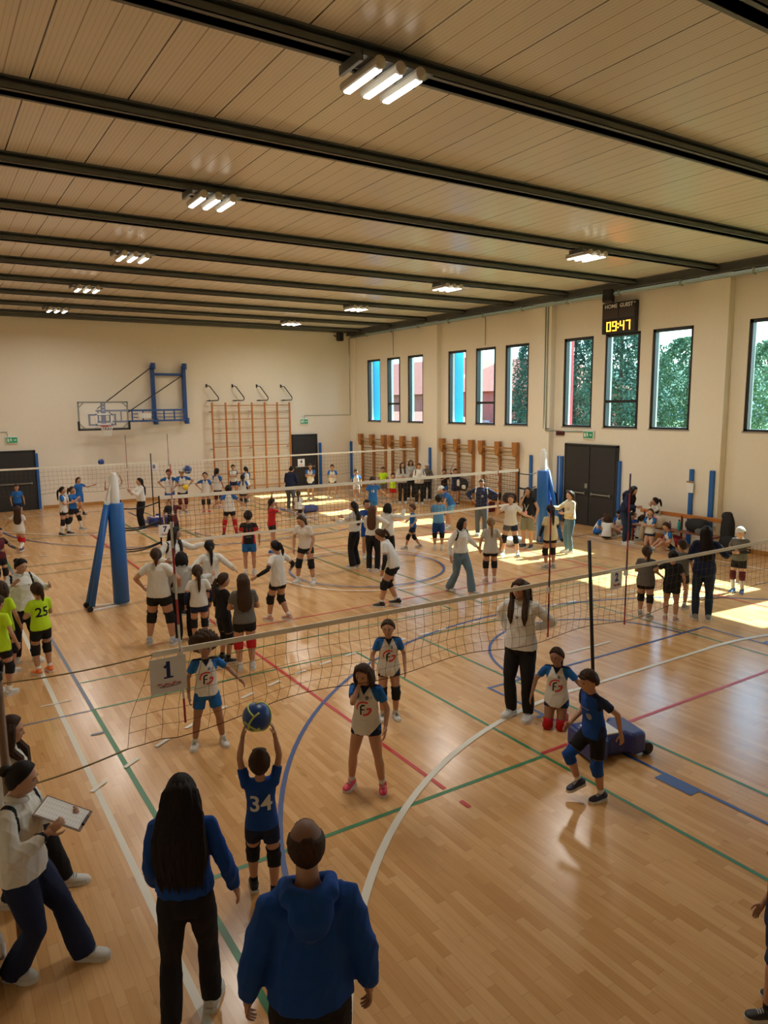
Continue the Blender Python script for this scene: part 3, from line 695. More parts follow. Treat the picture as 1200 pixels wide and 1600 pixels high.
court_sign('1', 'white court sign reading one, hung at the left end of the foreground net', 261, 1052, NA, .275)
court_sign('2', 'small white court sign reading two, between the dark antennas', 959, 905, NA, .21, .1)
court_sign('7', 'white court sign reading seven, at the black end strap of the middle net', 257, 829, NB, .245)
court_sign('8', 'white court sign on the far net left of the hands-on-hips boy', 240, 731, NC, .28)
court_sign('4', 'white court sign reading four, on the far net before the back door', 470, 723, NC, .28)
t = thing('net_pole', 'brown net pole at the left edge holding the foreground net', 'net pole', (xp, NA, 0))
b = MB(); b.tube([(0, 0, 0), (0, 0, 2.05)], .028, n=10); b.build('shaft', [mat('brown_pole', (.20, .10, .045), .5)], t, smooth=True)
b = MB(); b.lathe([(.06, 0), (.06, .02), (.035, .03)], 16); b.build('foot', [BLACK], t)
b = MB(); b.lathe([(.033, 2.03), (.033, 2.08)], 10); b.build('cap', [BLACK], t)
def portable_pole(label, x, y, hz, rz, logo, lx=0.0):
    t = thing('portable_net_pole', label, 'net pole', (x, y, 0), rz, 'black poles on blue weighted bases')
    b = MB(); b.tube([(0, 0, .2), (lx*math.cos(rz), -lx*math.sin(rz), hz)], .019, n=8); b.build('pole', [BLACK], t, smooth=True)
    b = MB(); L = .36; ox = .16
    out = [(-L, -.26), (-L+.20, -.26), (-.12, -.17), (.12, -.17), (L-.20, -.26), (L, -.22), (L, .22), (L-.2, .26), (.12, .17), (-.12, .17), (-L+.2, .26), (-L, .26)]
    b.poly([(p[0]+ox, p[1], .03) for p in out], .25, (0, 0, 1)); bs = bevel(b.build('weighted_base', [mat('base_vinyl', (.02, .035, .20), .4, bump=(6, .3, .02))], t), .05, 3)
    b = MB(); b.box(-.10, .22, -.15, .15, .275, .288); b.build('white_patch', [WHITE], bs)
    b = MB(); b.m = 0
    A_ = np.radians(np.linspace(40, 300, 12)); b.tube([(.09*math.cos(a)-.02, .09*math.sin(a), .290) for a in A_], .014, n=4, sy=.3); b.tube([(.06, -.02, .29), (-.0, -.02, .29)], .014, n=4, sy=.3)
    b.m = 1; b.tube([(-.04, -.05, .2925), (-.04, .03, .2925), (-.02, .05, .2925), (.02, .05, .2925)], .012, n=4, sy=.3); b.tube([(-.04, 0, .2925), (0, 0, .2925)], .01, n=4, sy=.3)
    b.build('club_logo', [REDP, BLACK], bs)
    for s_ in (-1, 1):
        b = MB(); b.tube([(L+ox+.02, s_*.19-.025, .07), (L+ox+.02, s_*.19+.025, .07)], .07, n=14); b.build('wheel', [BLACK], t)
    b = MB(); b.box(.1, .2, .17, .30, .28, .34); b.build('handle', [mat('base_vinyl', (0, 0, 0))], t)
px_, py_ = 5.98, 5.02
portable_pole('tall black net pole on a blue wheeled base behind the running boy', px_, py_+.08, 2.42, -.25, True, -.19)
xq, yq = at(238, 822); portable_pole('black net pole on a blue base beside the long-haired woman clapping', xq+.1, yq+.1, 2.35, -.1, False)
t = thing('weighted_base', 'blue weighted base beside the crouching kid near the far net', 'weighted base', (*at(481, 800), 0), .2)
b = MB(); b.box(-.34, .34, -.2, .2, .02, .24); bevel(b.build('cushion', [mat('base_vinyl', (0, 0, 0))], t), .05, 3)
b = MB(); b.box(-.36, -.28, -.1, .1, .0, .12); b.build('wheel', [BLACK], t)

# ------------------------------------------------------------------ balls
BALLB = mat('ball_blue', (.012, .06, .26), .35); BALLY = mat('ball_lime', (.55, .62, .12), .4); YEL = mat('ball_yellow', (.85, .62, .02), .4); SILV = mat('ball_silver', (.45, .5, .5), .4)
def ball(label, loc, r, mats, rot=(0, 0, 0)):
    t = thing('volleyball', label, 'ball', loc, 0, 'volleyballs in play')
    b = MB(); b.ball((0, 0, 0), r, 28, 18); b.build('shell', [mats[0]], t, smooth=True)
    b = MB()
    for k, (ax, a0, a1, sg) in enumerate(((0, 0, 200, 1), (1, 20, 220, 1), (2, -30, 170, 1), (0, 180, 330, -1), (1, 190, 350, -1), (2, 160, 320, -1))):
        P = []
        for a in np.radians(np.linspace(a0, a1, 22)):
            c, s_ = math.cos(a)*r*.93, math.sin(a)*r*.93; h = .38*r*sg
            P.append(((c, s_, h), (h, c, s_), (s_, h, c))[ax])
        b.tube(P, r*.075, n=5, sy=1.0)
    o = b.build('stripe', [mats[1]], t, smooth=True)
    t.rotation_euler = rot; return t
BALL_SERVE = None
zb = 2.0
def ball_px(px, py, Y): x, z = atY(px, py, Y); return (x, Y, z)
ball('blue volleyball flying above the far net at the left', ball_px(158, 722, 26.4), .105, (BALLB, BALLB))
ball('dark blue volleyball at head height beside the capped kid by the far net', ball_px(293, 734, 25.6), .15, (BALLB, SILV))

# ------------------------------------------------------------------ bench corner on the right
t = thing('long_bench', 'long wooden changing bench with backrest along the right wall', 'bench', (XR-.62, 11.9, 0), -math.pi/2)
b = MB(); b.box(-1.35, 1.35, -.02, .02, .74, .85); bevel(b.build('backrest', [mat('orange_board', (.55, .20, .045), .35)], t), .01).location = (0, .2, 0)
b = MB()
for y in (-.30, -.18, -.06): b.box(-1.3, 1.3, y, y+.09, .42, .45)
bevel(b.build('seat_slats', [mat('seat_brown', (.26, .09, .05), .4)], t), .006)
REDM = mat('frame_maroon', (.16, .015, .02), .4)
for x in (-1.2, 0, 1.2):
    b = MB(); b.box(x-.02, x+.02, -.30, -.26, 0, .42); b.box(x-.02, x+.02, .17, .21, 0, .8); b.box(x-.02, x+.02, -.3, .2, .38, .42); b.box(x-.02, x+.02, -.3, .2, .1, .13); b.build('leg', [REDM], t)
t = thing('long_bench', 'low wooden bench behind the right net post, loaded with dark bags', 'bench', (XR-.55, 18.6, 0), -math.pi/2)
b = MB(); b.box(-1.1, 1.1, -.15, .15, .40, .44); bevel(b.build('seat', [mat('orange_board', (0, 0, 0))], t), .008)
for x in (-.9, .9):
    b = MB(); b.box(x-.03, x+.03, -.14, .14, 0, .40); b.build('leg', [REDM], t)
def bottle(label, x, y, z, c, h=.25, r=.036):
    t = thing('water_bottle', label, 'bottle', (x, y, z), 0, 'bottles on the bench')
    b = MB(); b.lathe([(r*.9, 0), (r, .01), (r, h*.72), (r*.5, h*.84), (r*.42, h*.88)], 12); b.build('body', [c], t, smooth=True)
    b = MB(); b.lathe([(r*.5, h*.87), (r*.5, h)], 10); b.build('cap', [BLACK], t)
bx0 = XR-.80
bottle('tall teal water bottle on the bench', bx0, 11.72, .45, mat('teal', (.01, .30, .30), .3), .30, .042)
bottle('dark bottle with teal band on the bench beside the seated woman', bx0, 12.75, .45, mat('dark_teal', (.01, .08, .10), .3))
bottle('clear bottle standing on the floor before the right hand chair bag', 16.0, 10.2, .0, mat('clear_green', (.1, .35, .3), .2), .28)
bottle('small purple bottle on the bench left of the teal one', bx0, 12.0, .45, mat('purple', (.15, .10, .28), .4), .22)
def blob(name, label, cat, parts, mats, group=None, seed=1, amp=.12):
    """soft crumpled bag or garment: list of (name, centre, radii, material index)"""
    t = thing(name, label, cat, parts[0][1][:2]+(0,), 0, group)
    base = Vector((parts[0][1][0], parts[0][1][1], 0)); rs = np.random.RandomState(seed)
    for nm, c, r, mi in parts:
        b = MB(); b.ball((0, 0, 0), 1.0, 44, 30); v = np.concatenate(b.v)
        k = rs.normal(size=(7, 3))*2.2; ph = rs.rand(7)*6
        d = sum(np.sin(v @ k[i]+ph[i]) for i in range(7))/7; k2 = rs.normal(size=(5, 3))*7; d = d+.8*(sum((1-np.abs(np.sin(v @ k2[i]+ph[i]+2*d)))**2 for i in range(5))/5-.35)
        sq = np.sign(v)*np.abs(v)**.75
        v = sq*(1+amp*d[:, None])*np.array(r); v[:, 2] = np.maximum(v[:, 2], -r[2]*.8)
        b.v = [v+np.array(c)-np.array(base)]; b.build(nm, [mats[mi]], t, smooth=True)
    return t
DKC = mat('dark_cloth', (.012, .012, .015), .8, bump=(12, .5, .02)); PNK = mat('pink_cloth', (.75, .10, .22), .7); CRM = mat('cream_cloth', (.62, .52, .40), .8); REDC = mat('red_cloth', (.35, .02, .03), .7)
blob('backpack', 'pink and cream backpack on the bench next to the teal bottle', 'bag', [('bag_body', (XR-.85, 12.32, .60), (.14, .18, .17), 1), ('flap', (XR-.92, 12.42, .66), (.12, .15, .09), 0)], [PNK, CRM], seed=3)
blob('sports_bag', 'red sports bag pushed under the bench', 'bag', [('bag_body', (XR-.7, 12.0, .14), (.16, .30, .15), 0)], [REDC], seed=4)
blob('coat_heap', 'heap of black coats on the bench behind the tall dark-haired woman', 'coats', [('coat', (XR-.72, 11.25, .64), (.17, .30, .19), 0), ('sleeve', (XR-.86, 11.0, .52), (.10, .2, .09), 1)], [DKC, mat('grey_cloth', (.12, .12, .12), .8)], seed=5)
blob('hanging_coat', 'long black coat hanging at the right end of the bench', 'coat', [('coat', (XR-.62, 10.46, .55), (.11, .17, .50), 0), ('hood', (XR-.60, 10.50, .96), (.10, .13, .13), 0), ('skirt', (XR-.66, 10.38, .26), (.13, .24, .26), 0)], [DKC], seed=6)
blob('coat_heap', 'dark coats with a white stripe heaped left of the double door', 'coats', [('coat', (XR-.45, 17.0, .72), (.24, .5, .36), 0), ('white_stripe', (XR-.68, 16.75, .80), (.04, .32, .05), 1), ('sleeve', (XR-.6, 17.4, .4), (.14, .2, .3), 0)], [DKC, WHITE], seed=7)
blob('gym_bag', 'black bag on the low bench behind the right post, left one', 'bag', [('bag_body', (XR-.6, 19.3, .60), (.16, .3, .18), 0), ('orange_top', (XR-.66, 19.2, .78), (.1, .2, .06), 1)], [DKC, mat('orange_cloth', (.75, .30, .05), .7)], seed=8)
blob('gym_bag', 'black bag on the low bench behind the right post, right one', 'bag', [('bag_body', (XR-.6, 18.5, .60), (.16, .28, .2), 0), ('lime_strap', (XR-.72, 18.4, .66), (.03, .16, .02), 1)], [DKC, mat('lime_cloth', (.3, .6, .05), .7)], seed=9)
blob('jacket', 'black and white patterned jacket draped on the wall bars', 'jacket', [('jacket_body', (XR-.35, 21.5, .80), (.12, .38, .26), 0), ('white_panel', (XR-.45, 21.55, .85), (.05, .14, .14), 1), ('white_sleeve', (XR-.45, 21.2, .72), (.05, .10, .08), 1)], [DKC, WHITE], seed=10)
blob('plastic_bag', 'crumpled white plastic bag on the floor at the foot of the right post', 'bag', [('bag_body', (13.55, 14.6, .09), (.3, .25, .12), 0)], [mat('white_plastic', (.75, .8, .85), .25)], seed=11, amp=.3)
xx, yy = at(6, 1520)
blob('patterned_bag', 'black and white patterned bag at the lower left edge of the picture', 'bag', [('bag_body', (xx-.20, yy, .17), (.17, .25, .20), 0), ('white_patch', (xx-.03, yy-.05, .26), (.05, .09, .07), 1), ('white_patch', (xx-.0, yy+.08, .12), (.03, .08, .05), 1)], [DKC, WHITE], seed=12)

# ------------------------------------------------------------------ outside the windows
GRASS = mat('lawn', (.10, .16, .05), .9, vary=.3)
b = MB(); b.box(XR+.34, 160, -60, 160, -.3, -.15); struct(b.build('ground_outside', [GRASS]))
def fin(label, y, c, depth):
    b = MB(); b.box(XR+.34, XR+.34+depth, y, y+.12, 2.7, 6.2); return tag(bevel(b.build('facade_fin', [c]), .01), label, 'facade panel', 'coloured fins outside the windows')
CY = mat('fin_blue', (.0, .34, .80), .5); CR = mat('fin_red', (.75, .05, .07), .5)
fin('bright blue panel outside the window nearest the hall corner', 28.80, CY, .85)
fin('bright blue panel outside the first window right of the far pilaster', 22.76, CY, .42)
fin('red panel outside the window left of the scoreboard', 16.74, CR, .12)
RED1 = mat('salmon_render', (.50, .13, .10), .8); TILE = mat('roof_tile', (.36, .10, .065), .8, bump=(30, .5, .05)); WHT = mat('white_render', (.45, .42, .42), .8)
def house(label, x0, x1, y0, y1, h, rh, wallm, parts=True):
    t = thing('house', label, 'house', ((x0+x1)/2, (y0+y1)/2, -.2)); cx, cy = (x0+x1)/2, (y0+y1)/2
    b = MB(); b.box(x0-cx, x1-cx, y0-cy, y1-cy, 0, h); b.build('wall', [wallm], t)
    b = MB(); e = .7; X0, X1, Y0, Y1 = x0-cx-e, x1-cx+e, y0-cy-e, y1-cy+e
    b.add([(X0, Y0, h), (X1, Y0, h), (X1, Y1, h), (X0, Y1, h), (0, Y0+3, h+rh), (0, Y1-3, h+rh)], [(0, 1, 4), (1, 2, 5, 4), (2, 3, 5), (3, 0, 4, 5), (3, 2, 1, 0)])
    b.build('roof', [TILE], t)
    n = max(2, int((y1-y0)/3.2))
    for i in range(n):
        for z in (1.2, 4.2):
            if z+1.3 > h: continue
            y = y0-cy+(i+.5)*(y1-y0)/n
            b = MB(); b.box(x0-cx-.06, x0-cx+.02, y-.5, y+.5, z, z+1.4); w = b.build('window', [WHITE], t)
            b = MB(); b.box(x0-cx-.08, x0-cx-.05, y-.4, y+.4, z+.1, z+1.3); b.build('pane', [mat('house_glass', (.05, .07, .1), .2)], w)
house('salmon house with a tiled roof seen through the far corner windows', 44, 56, 57, 80, 5.0, 3.9, RED1)
house('small salmon house with a red tiled roof seen right of the second blue panel', 40, 50, 41, 52.5, 5.0, 2.9, RED1)
house('low white outbuilding with salmon base before the far houses', 33, 37, 44, 56, 2.5, .9, WHT)
LEAFD = mat('cypress_leaf', (.05, .105, .075), .8, vary=.4, spec=.2); LEAFG = mat('bright_leaf', (.11, .20, .10), .7, vary=.5, spec=.3); BARK = mat('bark', (.10, .06, .04), .9)
def tree(label, name, x, y, h, rx, prof, lm, n, ls, seed, trunk=.3):
    t = thing(name, label, 'tree', (x, y, -.2)); rs = np.random.RandomState(seed); b = MB()
    b.tube([(0, 0, 0), (.02, .03, h*.5), (0, 0, h*.85)], [trunk*.4, trunk*.3, .03], n=8); b.build('trunk', [BARK], t, smooth=True)
    th = rs.rand(n)*2*math.pi; u = rs.rand(n); zz = u
    rad = np.array([prof(q) for q in zz])*rx; lump = 1+.22*np.sin(th*5+zz*23+seed)+.12*np.sin(th*9-zz*37)
    r = rad*lump*np.sqrt(rs.uniform(.35, 1, n)); c = np.stack([r*np.cos(th), r*np.sin(th), zz*h], 1)
    d1 = rs.normal(size=(n, 3)); d1 /= np.linalg.norm(d1, axis=1)[:, None]; d2 = np.cross(d1, rs.normal(size=(n, 3))); d2 /= np.linalg.norm(d2, axis=1)[:, None]
    s_ = (ls*rs.uniform(.6, 1.3, n))[:, None]
    v = np.stack([c-d1*s_, c-d2*s_*.5, c+d1*s_, c+d2*s_*.5], 1).reshape(-1, 3)
    me = bpy.data.meshes.new('foliage'); me.from_pydata(v.tolist(), [], [(4*i, 4*i+1, 4*i+2, 4*i+3) for i in range(n)]); me.materials.append(lm)
    o = bpy.data.objects.new('foliage', me); COL.objects.link(o); o.parent = t; return t
cyp = lambda q: min(1, .35+q*3)*(1 if q < .45 else max(.03, 1-((q-.45)/.55)**1.6))
rnd = lambda q: 0 if q < .12 else math.sin(math.pi*min(1, (q-.1)/.92))**.6
tree('slender cypress seen through the third window of the middle group', 'cypress_tree', 30, 31.0, 9.6, 1.15, cyp, LEAFD, 16000, .085, 1)
tree('dense dark cypress behind the window left of the scoreboard', 'cypress_tree', 28, 25.9, 10.5, 1.45, cyp, LEAFD, 22000, .085, 2)
tree('dark wide cypress behind the window under the scoreboard', 'cypress_tree', 25.5, 21.0, 9.9, 1.5, cyp, LEAFD, 24000, .085, 3)
tree('leafy bright tree behind the window right of the scoreboard', 'leafy_tree', 31, 21.6, 7.0, 2.2, rnd, LEAFG, 26000, .075, 5)
tree('bright leafy tree outside the window at the right edge', 'leafy_tree', 29, 16.2, 6.4, 2.2, rnd, LEAFG, 24000, .075, 6)
b = MB()
for k in range(9): b.ball((150+8*math.sin(k*2), 30+k*16, -6), (26, 16, 16+4*math.sin(k*1.7)), 20, 10)
struct(b.build('hills', [mat('hill_green', (.09, .17, .13), .9)], smooth=True))

# ================================================================== PEOPLE
SKINS = {'m': (.50, .27, .17), 'l': (.60, .35, .24), 'd': (.36, .19, .12)}
for k_, c_ in SKINS.items(): mat('skin_'+k_, c_, .5, spec=.35, vary=.06)
def hairmat(name, c):
    m, nt, p = nodes(name)
    tc = nt.nodes.new('ShaderNodeTexCoord'); mp = nt.nodes.new('ShaderNodeMapping'); mp.inputs['Scale'].default_value = (160, 160, 6)
    n = nt.nodes.new('ShaderNodeTexNoise'); n.inputs['Scale'].default_value = 1; n.inputs['Detail'].default_value = 3
    nt.links.new(tc.outputs['Object'], mp.inputs[0]); nt.links.new(mp.outputs[0], n.inputs['Vector'])
    nt.links.new(ramp(nt, n.outputs[0], [(.3, tuple(x*.55 for x in c)), (.7, tuple(min(1, x*1.5) for x in c))]), p.inputs['Base Color'])
    p.inputs['Roughness'].default_value = .62; p.inputs['Specular IOR Level'].default_value = .22
    b = nt.nodes.new('ShaderNodeBump'); b.inputs['Strength'].default_value = .5; b.inputs['Distance'].default_value = .004
    nt.links.new(n.outputs[0], b.inputs['Height']); nt.links.new(b.outputs[0], p.inputs['Normal']); return m
for k_, c_ in dict(black=(.012, .008, .007), brown=(.045, .022, .011), lbrown=(.09, .042, .018), blond=(.22, .115, .04)).items(): hairmat('hair_'+k_, c_)
def cloth(name, c): return mat('cloth_'+name, c, .85, bump=(55, .25, .002), vary=.05, sheen=.12 if sum(c) > .9 else 0, spec=.3)
for k_, c_ in dict(white=(.72, .71, .67), black=(.012, .012, .014), navy=(.012, .02, .06), royal=(.008, .06, .30), grey=(.13, .125, .115), lime=(.52, .80, .015),
                   maroon=(.10, .012, .02), blue=(.015, .13, .44), red=(.50, .012, .02), cream=(.62, .54, .38), denim=(.12, .20, .27), denimdark=(.018, .035, .075),
                   khaki=(.22, .21, .14), tan=(.60, .52, .34), ltgrey=(.50, .49, .46), sky=(.12, .34, .62), slate=(.10, .11, .13)).items(): cloth(k_, c_)
CL = lambda n: MAT['cloth_'+n]
SHOEC = dict(white=mat('shoe_white', (.62, .62, .6), .5), black=mat('shoe_black', (.015, .015, .018), .5), pink=mat('shoe_pink', (.75, .05, .12), .5), orange=mat('shoe_orange', (.85, .22, .06), .5),
             grey=mat('shoe_grey', (.32, .33, .33), .5), navy=mat('shoe_navy', (.02, .03, .08), .5), blue=mat('shoe_blue', (.03, .12, .4), .5), lilac=mat('shoe_lilac', (.45, .48, .58), .5), rose=mat('shoe_rose', (.55, .33, .28), .5), red=mat('shoe_red', (.6, .02, .02), .5))
SOLE = mat('sole_white', (.68, .68, .66), .6); EYEW = mat('eye_white', (.75, .72, .68), .25); IRIS = mat('iris', (.03, .015, .01), .2)
LIP = mat('lip', (.42, .13, .10), .5); BROW = mat('eyebrow', (.02, .012, .008), .8); LASH = BROW
SCALP = mat('scalp_thin_hair', (.20, .10, .065), .6)

def V3(*a): return np.array(a, float)
def unit(v): n = np.linalg.norm(v); return v/n if n > 1e-9 else V3(0, 0, 1)
def rotm(ax, deg): return np.array(Matrix.Rotation(math.radians(deg), 3, ax))
def ik(root, tgt, l1, l2, hint):
    d = tgt-root; L = np.linalg.norm(d); L2 = min(L, (l1+l2)*.999); L2 = max(L2, abs(l1-l2)*1.05+1e-4); u = unit(d)
    tgt = root+u*L2; a = (l1*l1-l2*l2+L2*L2)/(2*L2); h = math.sqrt(max(l1*l1-a*a, 1e-8))
    p = hint-u*np.dot(hint, u); p = unit(p) if np.linalg.norm(p) > 1e-6 else unit(np.cross(u, V3(1, 0, 0)))
    return root+u*a+p*h, tgt
# hand targets from the shoulder in arm lengths: (outward, forward, up), elbow hint in the same frame
ARM = {
 'down': ((.16, .06, -.97), (.4, -.8, 0)), 'relax': ((.20, .16, -.90), (.5, -.8, 0)), 'out': ((.62, .18, -.60), (.3, -.6, -.3)),
 'hips': ((.16, .10, -.56), (1, -.25, -.1)), 'belly': ((-.22, .42, -.50), (.8, -.3, -.5)), 'chest': ((-.28, .42, -.20), (.7, 0, -.7)),
 'cross': ((-.45, .34, -.36), (.7, .1, -.6)), 'face': ((-.26, .30, .22), (.45, .3, -1)), 'forward': ((.0, .88, -.22), (.4, 0, -1)), 'clap': ((-.20, .62, -.16), (.6, -.1, -.8)),
 'behind': ((-.12, -.30, -.58), (1, -.2, 0)), 'up': ((.02, .20, .90), (.7, .4, 0)), 'side': ((.88, .10, -.25), (.2, -.3, -.8)), 'sideup': ((.80, .2, .1), (.2, -.3, -.8)),
 'point': ((.15, .90, .0), (.4, 0, -1)), 'reach': ((.25, .80, -.35), (.4, 0, -1)), 'knees': ((.02, .58, -.70), (.6, .1, 0)), 'hold': ((-.18, .55, -.42), (.6, -.1, -.8)),
 'swing': ((.12, .45, -.80), (.3, -1, 0)), 'back': ((.20, -.42, -.85), (.3, -1, 0)), 'chin': ((-.22, .30, .16), (.35, .5, -1)), 'shoulder': ((-.30, .30, -.02), (.6, .1, -.8)),
}
LEG = {  # left foot, right foot (x, y, lift, yaw) in body heights
 'stand': ((-.062, 0, 0, 10), (.062, 0, 0, -10)), 'wide': ((-.12, .01, 0, 14), (.12, 0, 0, -14)), 'stagger': ((-.06, .06, 0, 6), (.07, -.06, 0, -18)),
 'stagger2': ((-.07, -.06, 0, 18), (.06, .06, 0, -6)), 'walk': ((-.04, .17, 0, 4), (.045, -.17, .035, -4)), 'walk2': ((-.045, -.17, .035, 4), (.04, .17, 0, -4)), 'close': ((-.04, 0, 0, 6), (.04, .015, 0, -6)),
 'crossleg': ((.13, .16, .02, -50), (-.13, .20, .02, 50)), 'lunge': ((-.10, .12, 0, 10), (.12, -.10, 0, -12)), 'contra': ((-.055, .01, 0, 12), (.085, .045, 0, -24)),
}
JOBS = []
class Person:
    pass
def headgrid(nu, nv):
    U = np.linspace(0, 2*np.pi, nu, endpoint=False); Vv = np.linspace(0, np.pi, nv+1)[1:-1]
    P = [(0, 0, 1)]+[(math.sin(v)*math.sin(u), math.sin(v)*math.cos(u), math.cos(v)) for v in Vv for u in U]+[(0, 0, -1)]
    P = np.array(P); F = [(0, 1+(i+1) % nu, 1+i) for i in range(nu)]
    for j in range(nv-2):
        for i in range(nu): a = 1+j*nu+i; b = 1+j*nu+(i+1) % nu; F.append((a, b, b+nu, a+nu))
    L = len(P)-1; k = 1+(nv-2)*nu; F += [(L, k+i, k+(i+1) % nu) for i in range(nu)]
    return P, F
def G(x, s): return np.exp(-(x/s)**2)
def headshape(P, H, face=True):
    """unit directions -> head surface; x right, y forward, z up, H = head height"""
    x, y, z = P[:, 0], P[:, 1], P[:, 2]; hw, hd, hz = .345*H, .415*H, .5*H
    neg = np.clip(-z, 0, 1); w = 1-.30*neg**1.4; wx = x*hw*w*(1+.04*G(z-.25, .3))
    yy = y*hd; yy = np.where((y < 0) & (z < -.1), yy*(1-.42*np.clip(-z-.1, 0, 1)), yy); yy = np.where(y > 0, yy*(1-.04*neg), yy)
    yy = yy+.02*H*neg*(y > -.2)
    zz = z*hz
    if face:
        f = (y > 0)
        yy = yy+f*(.085*H*G(x, .10)*np.clip((.20-z)/.36, 0, 1)*np.where(z > -.20, 1, G(z+.20, .07)))      # nose
        yy = yy+f*(.022*H*G(z-.24, .09)*G(np.abs(x)-.28, .28))                                              # brow
        yy = yy-f*(.036*H*G(z-.08, .11)*G(np.abs(x)-.36, .17))                                              # eye sockets
        yy = yy+f*(.026*H*G(z+.42, .06)*G(x, .18))+f*(.030*H*G(z+.75, .18)*G(x, .28))                       # lips, chin
        yy = yy-f*(.010*H*G(z+.58, .05)*G(x, .2))
        yy = yy+f*(.016*H*G(z+.12, .16)*G(np.abs(x)-.48, .16))                                              # cheeks
    return np.stack([wx, yy, zz], 1)
HG = {q: headgrid(*q) for q in ((20, 14), (32, 24), (48, 34))}

def make_person(label, pos, look, h=1.4, kid=None, arms=('relax', 'relax'), legs='stand', lean=0, side=0, twist=0, head=(0, 0), hair=('pony', 'brown'), skin='m',
                top=None, bottom=None, socks=None, shoes='white', pads=None, sleeves=None, build=1.0, drop=0.0, pel=None, extras=(), group=None, name='person', dz=0.0, knee_hint=None, female=True, foot_pitch=(0, 0), near=None, headpad=None, prints=(), lean_fwd=None, pads_n=2, finger=.35, thighh=1.0, neckk=1.0, shdrop=0.0, hairw=1.0, hairl=None):
    """pos: feet on the floor; look: heading in degrees, 0 towards the camera, 90 to the right in the picture, 180 away"""
    X, Y = pos; d = math.hypot(X, Y); q = near if near is not None else (2 if d < 9.5 else (1 if d < 16.5 else 0))
    if kid is None: kid = max(0, min(1, (1.58-h)/.36))
    L = lambda a, b: (a+(b-a)*kid)*h
    tc = math.atan2(-Y, -X)+math.radians(look); rz = tc-math.pi/2
    root = thing(name, label, 'person', (X, Y, dz), rz, group)
    # ---- skeleton in the person's own frame: x right, y forward, z up
    hipz = L(.515, .495); thl = L(.240, .232)*thighh; shl = L(.242, .230); ank = .04*h
    ual, fal, hal = L(.168, .160), L(.146, .140), L(.103, .100)
    tor = L(.305, .295); shw = L(.106 if not female else .095, .089); hiw = .050*h; HH = L(.135, .169)
    neck = .045*h*neckk
    Ft = LEG[legs] if isinstance(legs, str) else legs
    px = (Ft[0][0]+Ft[1][0])/2*h; py = (Ft[0][1]+Ft[1][1])/2*h
    if pel is None:
        s_ = max(math.hypot(Ft[i][0]*h-px-(-hiw, hiw)[i], Ft[i][1]*h-py) for i in (0, 1) if Ft[i][2] < .03) if any(f[2] < .03 for f in Ft) else 0
        z = min(hipz, ank+math.sqrt(max((thl+shl)**2-s_**2, .01))*.998)-drop*h
        P0 = V3(px, py-math.sin(math.radians(lean))*.10*h, z)
    else: P0 = V3(*pel)*h
    for _ in range(60):                          # let the pelvis sink until both planted feet reach the floor
        if all(np.linalg.norm(P0+V3((-hiw, hiw)[i], 0, 0)-V3(Ft[i][0]*h, Ft[i][1]*h, ank+Ft[i][2]*h)) < (thl+shl)*.995 for i in (0, 1)): break
        P0 = P0-V3(0, 0, .004*h)
    Rp = rotm('Z', -twist*.3) @ rotm('Y', side*.3) @ rotm('X', -lean*.35)
    Rw = rotm('Z', -twist*.6) @ rotm('Y', side*.7) @ rotm('X', -lean*.8)
    Rc = rotm('Z', -twist) @ rotm('Y', side) @ rotm('X', -lean*1.05)
    W = P0+Rp @ V3(0, 0, tor*.36); Cc = W+Rw @ V3(0, .004*h, tor*.34); N = Cc+Rc @ V3(0, -.006*h, tor*.30)
    up = Rc @ V3(0, 0, 1); rt = Rc @ V3(1, 0, 0); fw = Rc @ V3(0, 1, 0)
    SH = [N-up*(.020+shdrop)*h+rt*s_*shw for s_ in (-1, 1)]
    HP = [P0+Rp @ V3(s_*hiw, 0, 0) for s_ in (-1, 1)]
    KN, AN = [], []
    for i in (0, 1):
        f = Ft[i]; s_ = (-1, 1)[i]; a = math.radians(f[3]); 
        t = V3(f[0]*h, f[1]*h, ank+f[2]*h); hint = V3(-math.sin(a)*.6+s_*.12, 1, .1) if knee_hint is None else V3(*knee_hint[i])
        k, an = ik(HP[i], t, thl, shl, hint); KN.append(k); AN.append(an)
    EL, WR, HD, ARMU = [], [], [], []
    for i in (0, 1):
        s_ = (-1, 1)[i]; a = arms[i]; tg, hi = ARM[a] if isinstance(a, str) else (a[0], a[1] if len(a) > 1 else (.5, -.6, -.3))
        al = ual+fal; mix = .5 if lean > 20 else 1.0
        R_ = Rc if mix == 1 else rotm('Z', -twist) @ rotm('X', -lean*.4)
        T_ = SH[i]+R_ @ (V3(tg[0]*s_, tg[1], tg[2])*al)
        e, w = ik(SH[i], T_, ual, fal, R_ @ V3(hi[0]*s_, hi[1], hi[2])); EL.append(e); WR.append(w)
        hd = unit(w-e)
        HD.append(hd)
    hy, hp = head; Rh = rotm('Z', -twist*.8-hy) @ rotm('X', -(hp+lean*.45))
    hu, hf, hr = Rh @ V3(0, 0, 1), Rh @ V3(0, 1, 0), Rh @ V3(1, 0, 0)
    NK = N+unit(up+hu)*neck*.75
    HC = NK+hu*(HH*.44)+hf*(HH*.10)
    B = build; P = Person(); P.root = root
    r_thigh = [(.054*B**.9)*h, .052*h*B, .044*h*B, .034*h*B**.5]; r_sh = [.034*h*B**.5, .0375*h*B**.6, .030*h*B**.6, .0195*h]
    cov = bool(bottom) and bottom['k'] in ('trousers', 'wide', 'jeans')
    if kid > .4: r_thigh = [q_*.93 for q_ in r_thigh]; r_sh = [q_*.93 for q_ in r_sh]
    r_ua = [.030*h*B, .0275*h*B, .0225*h*B**.6]; r_fa = [.0225*h*B**.6, .023*h*B**.7, .0175*h, .0145*h]
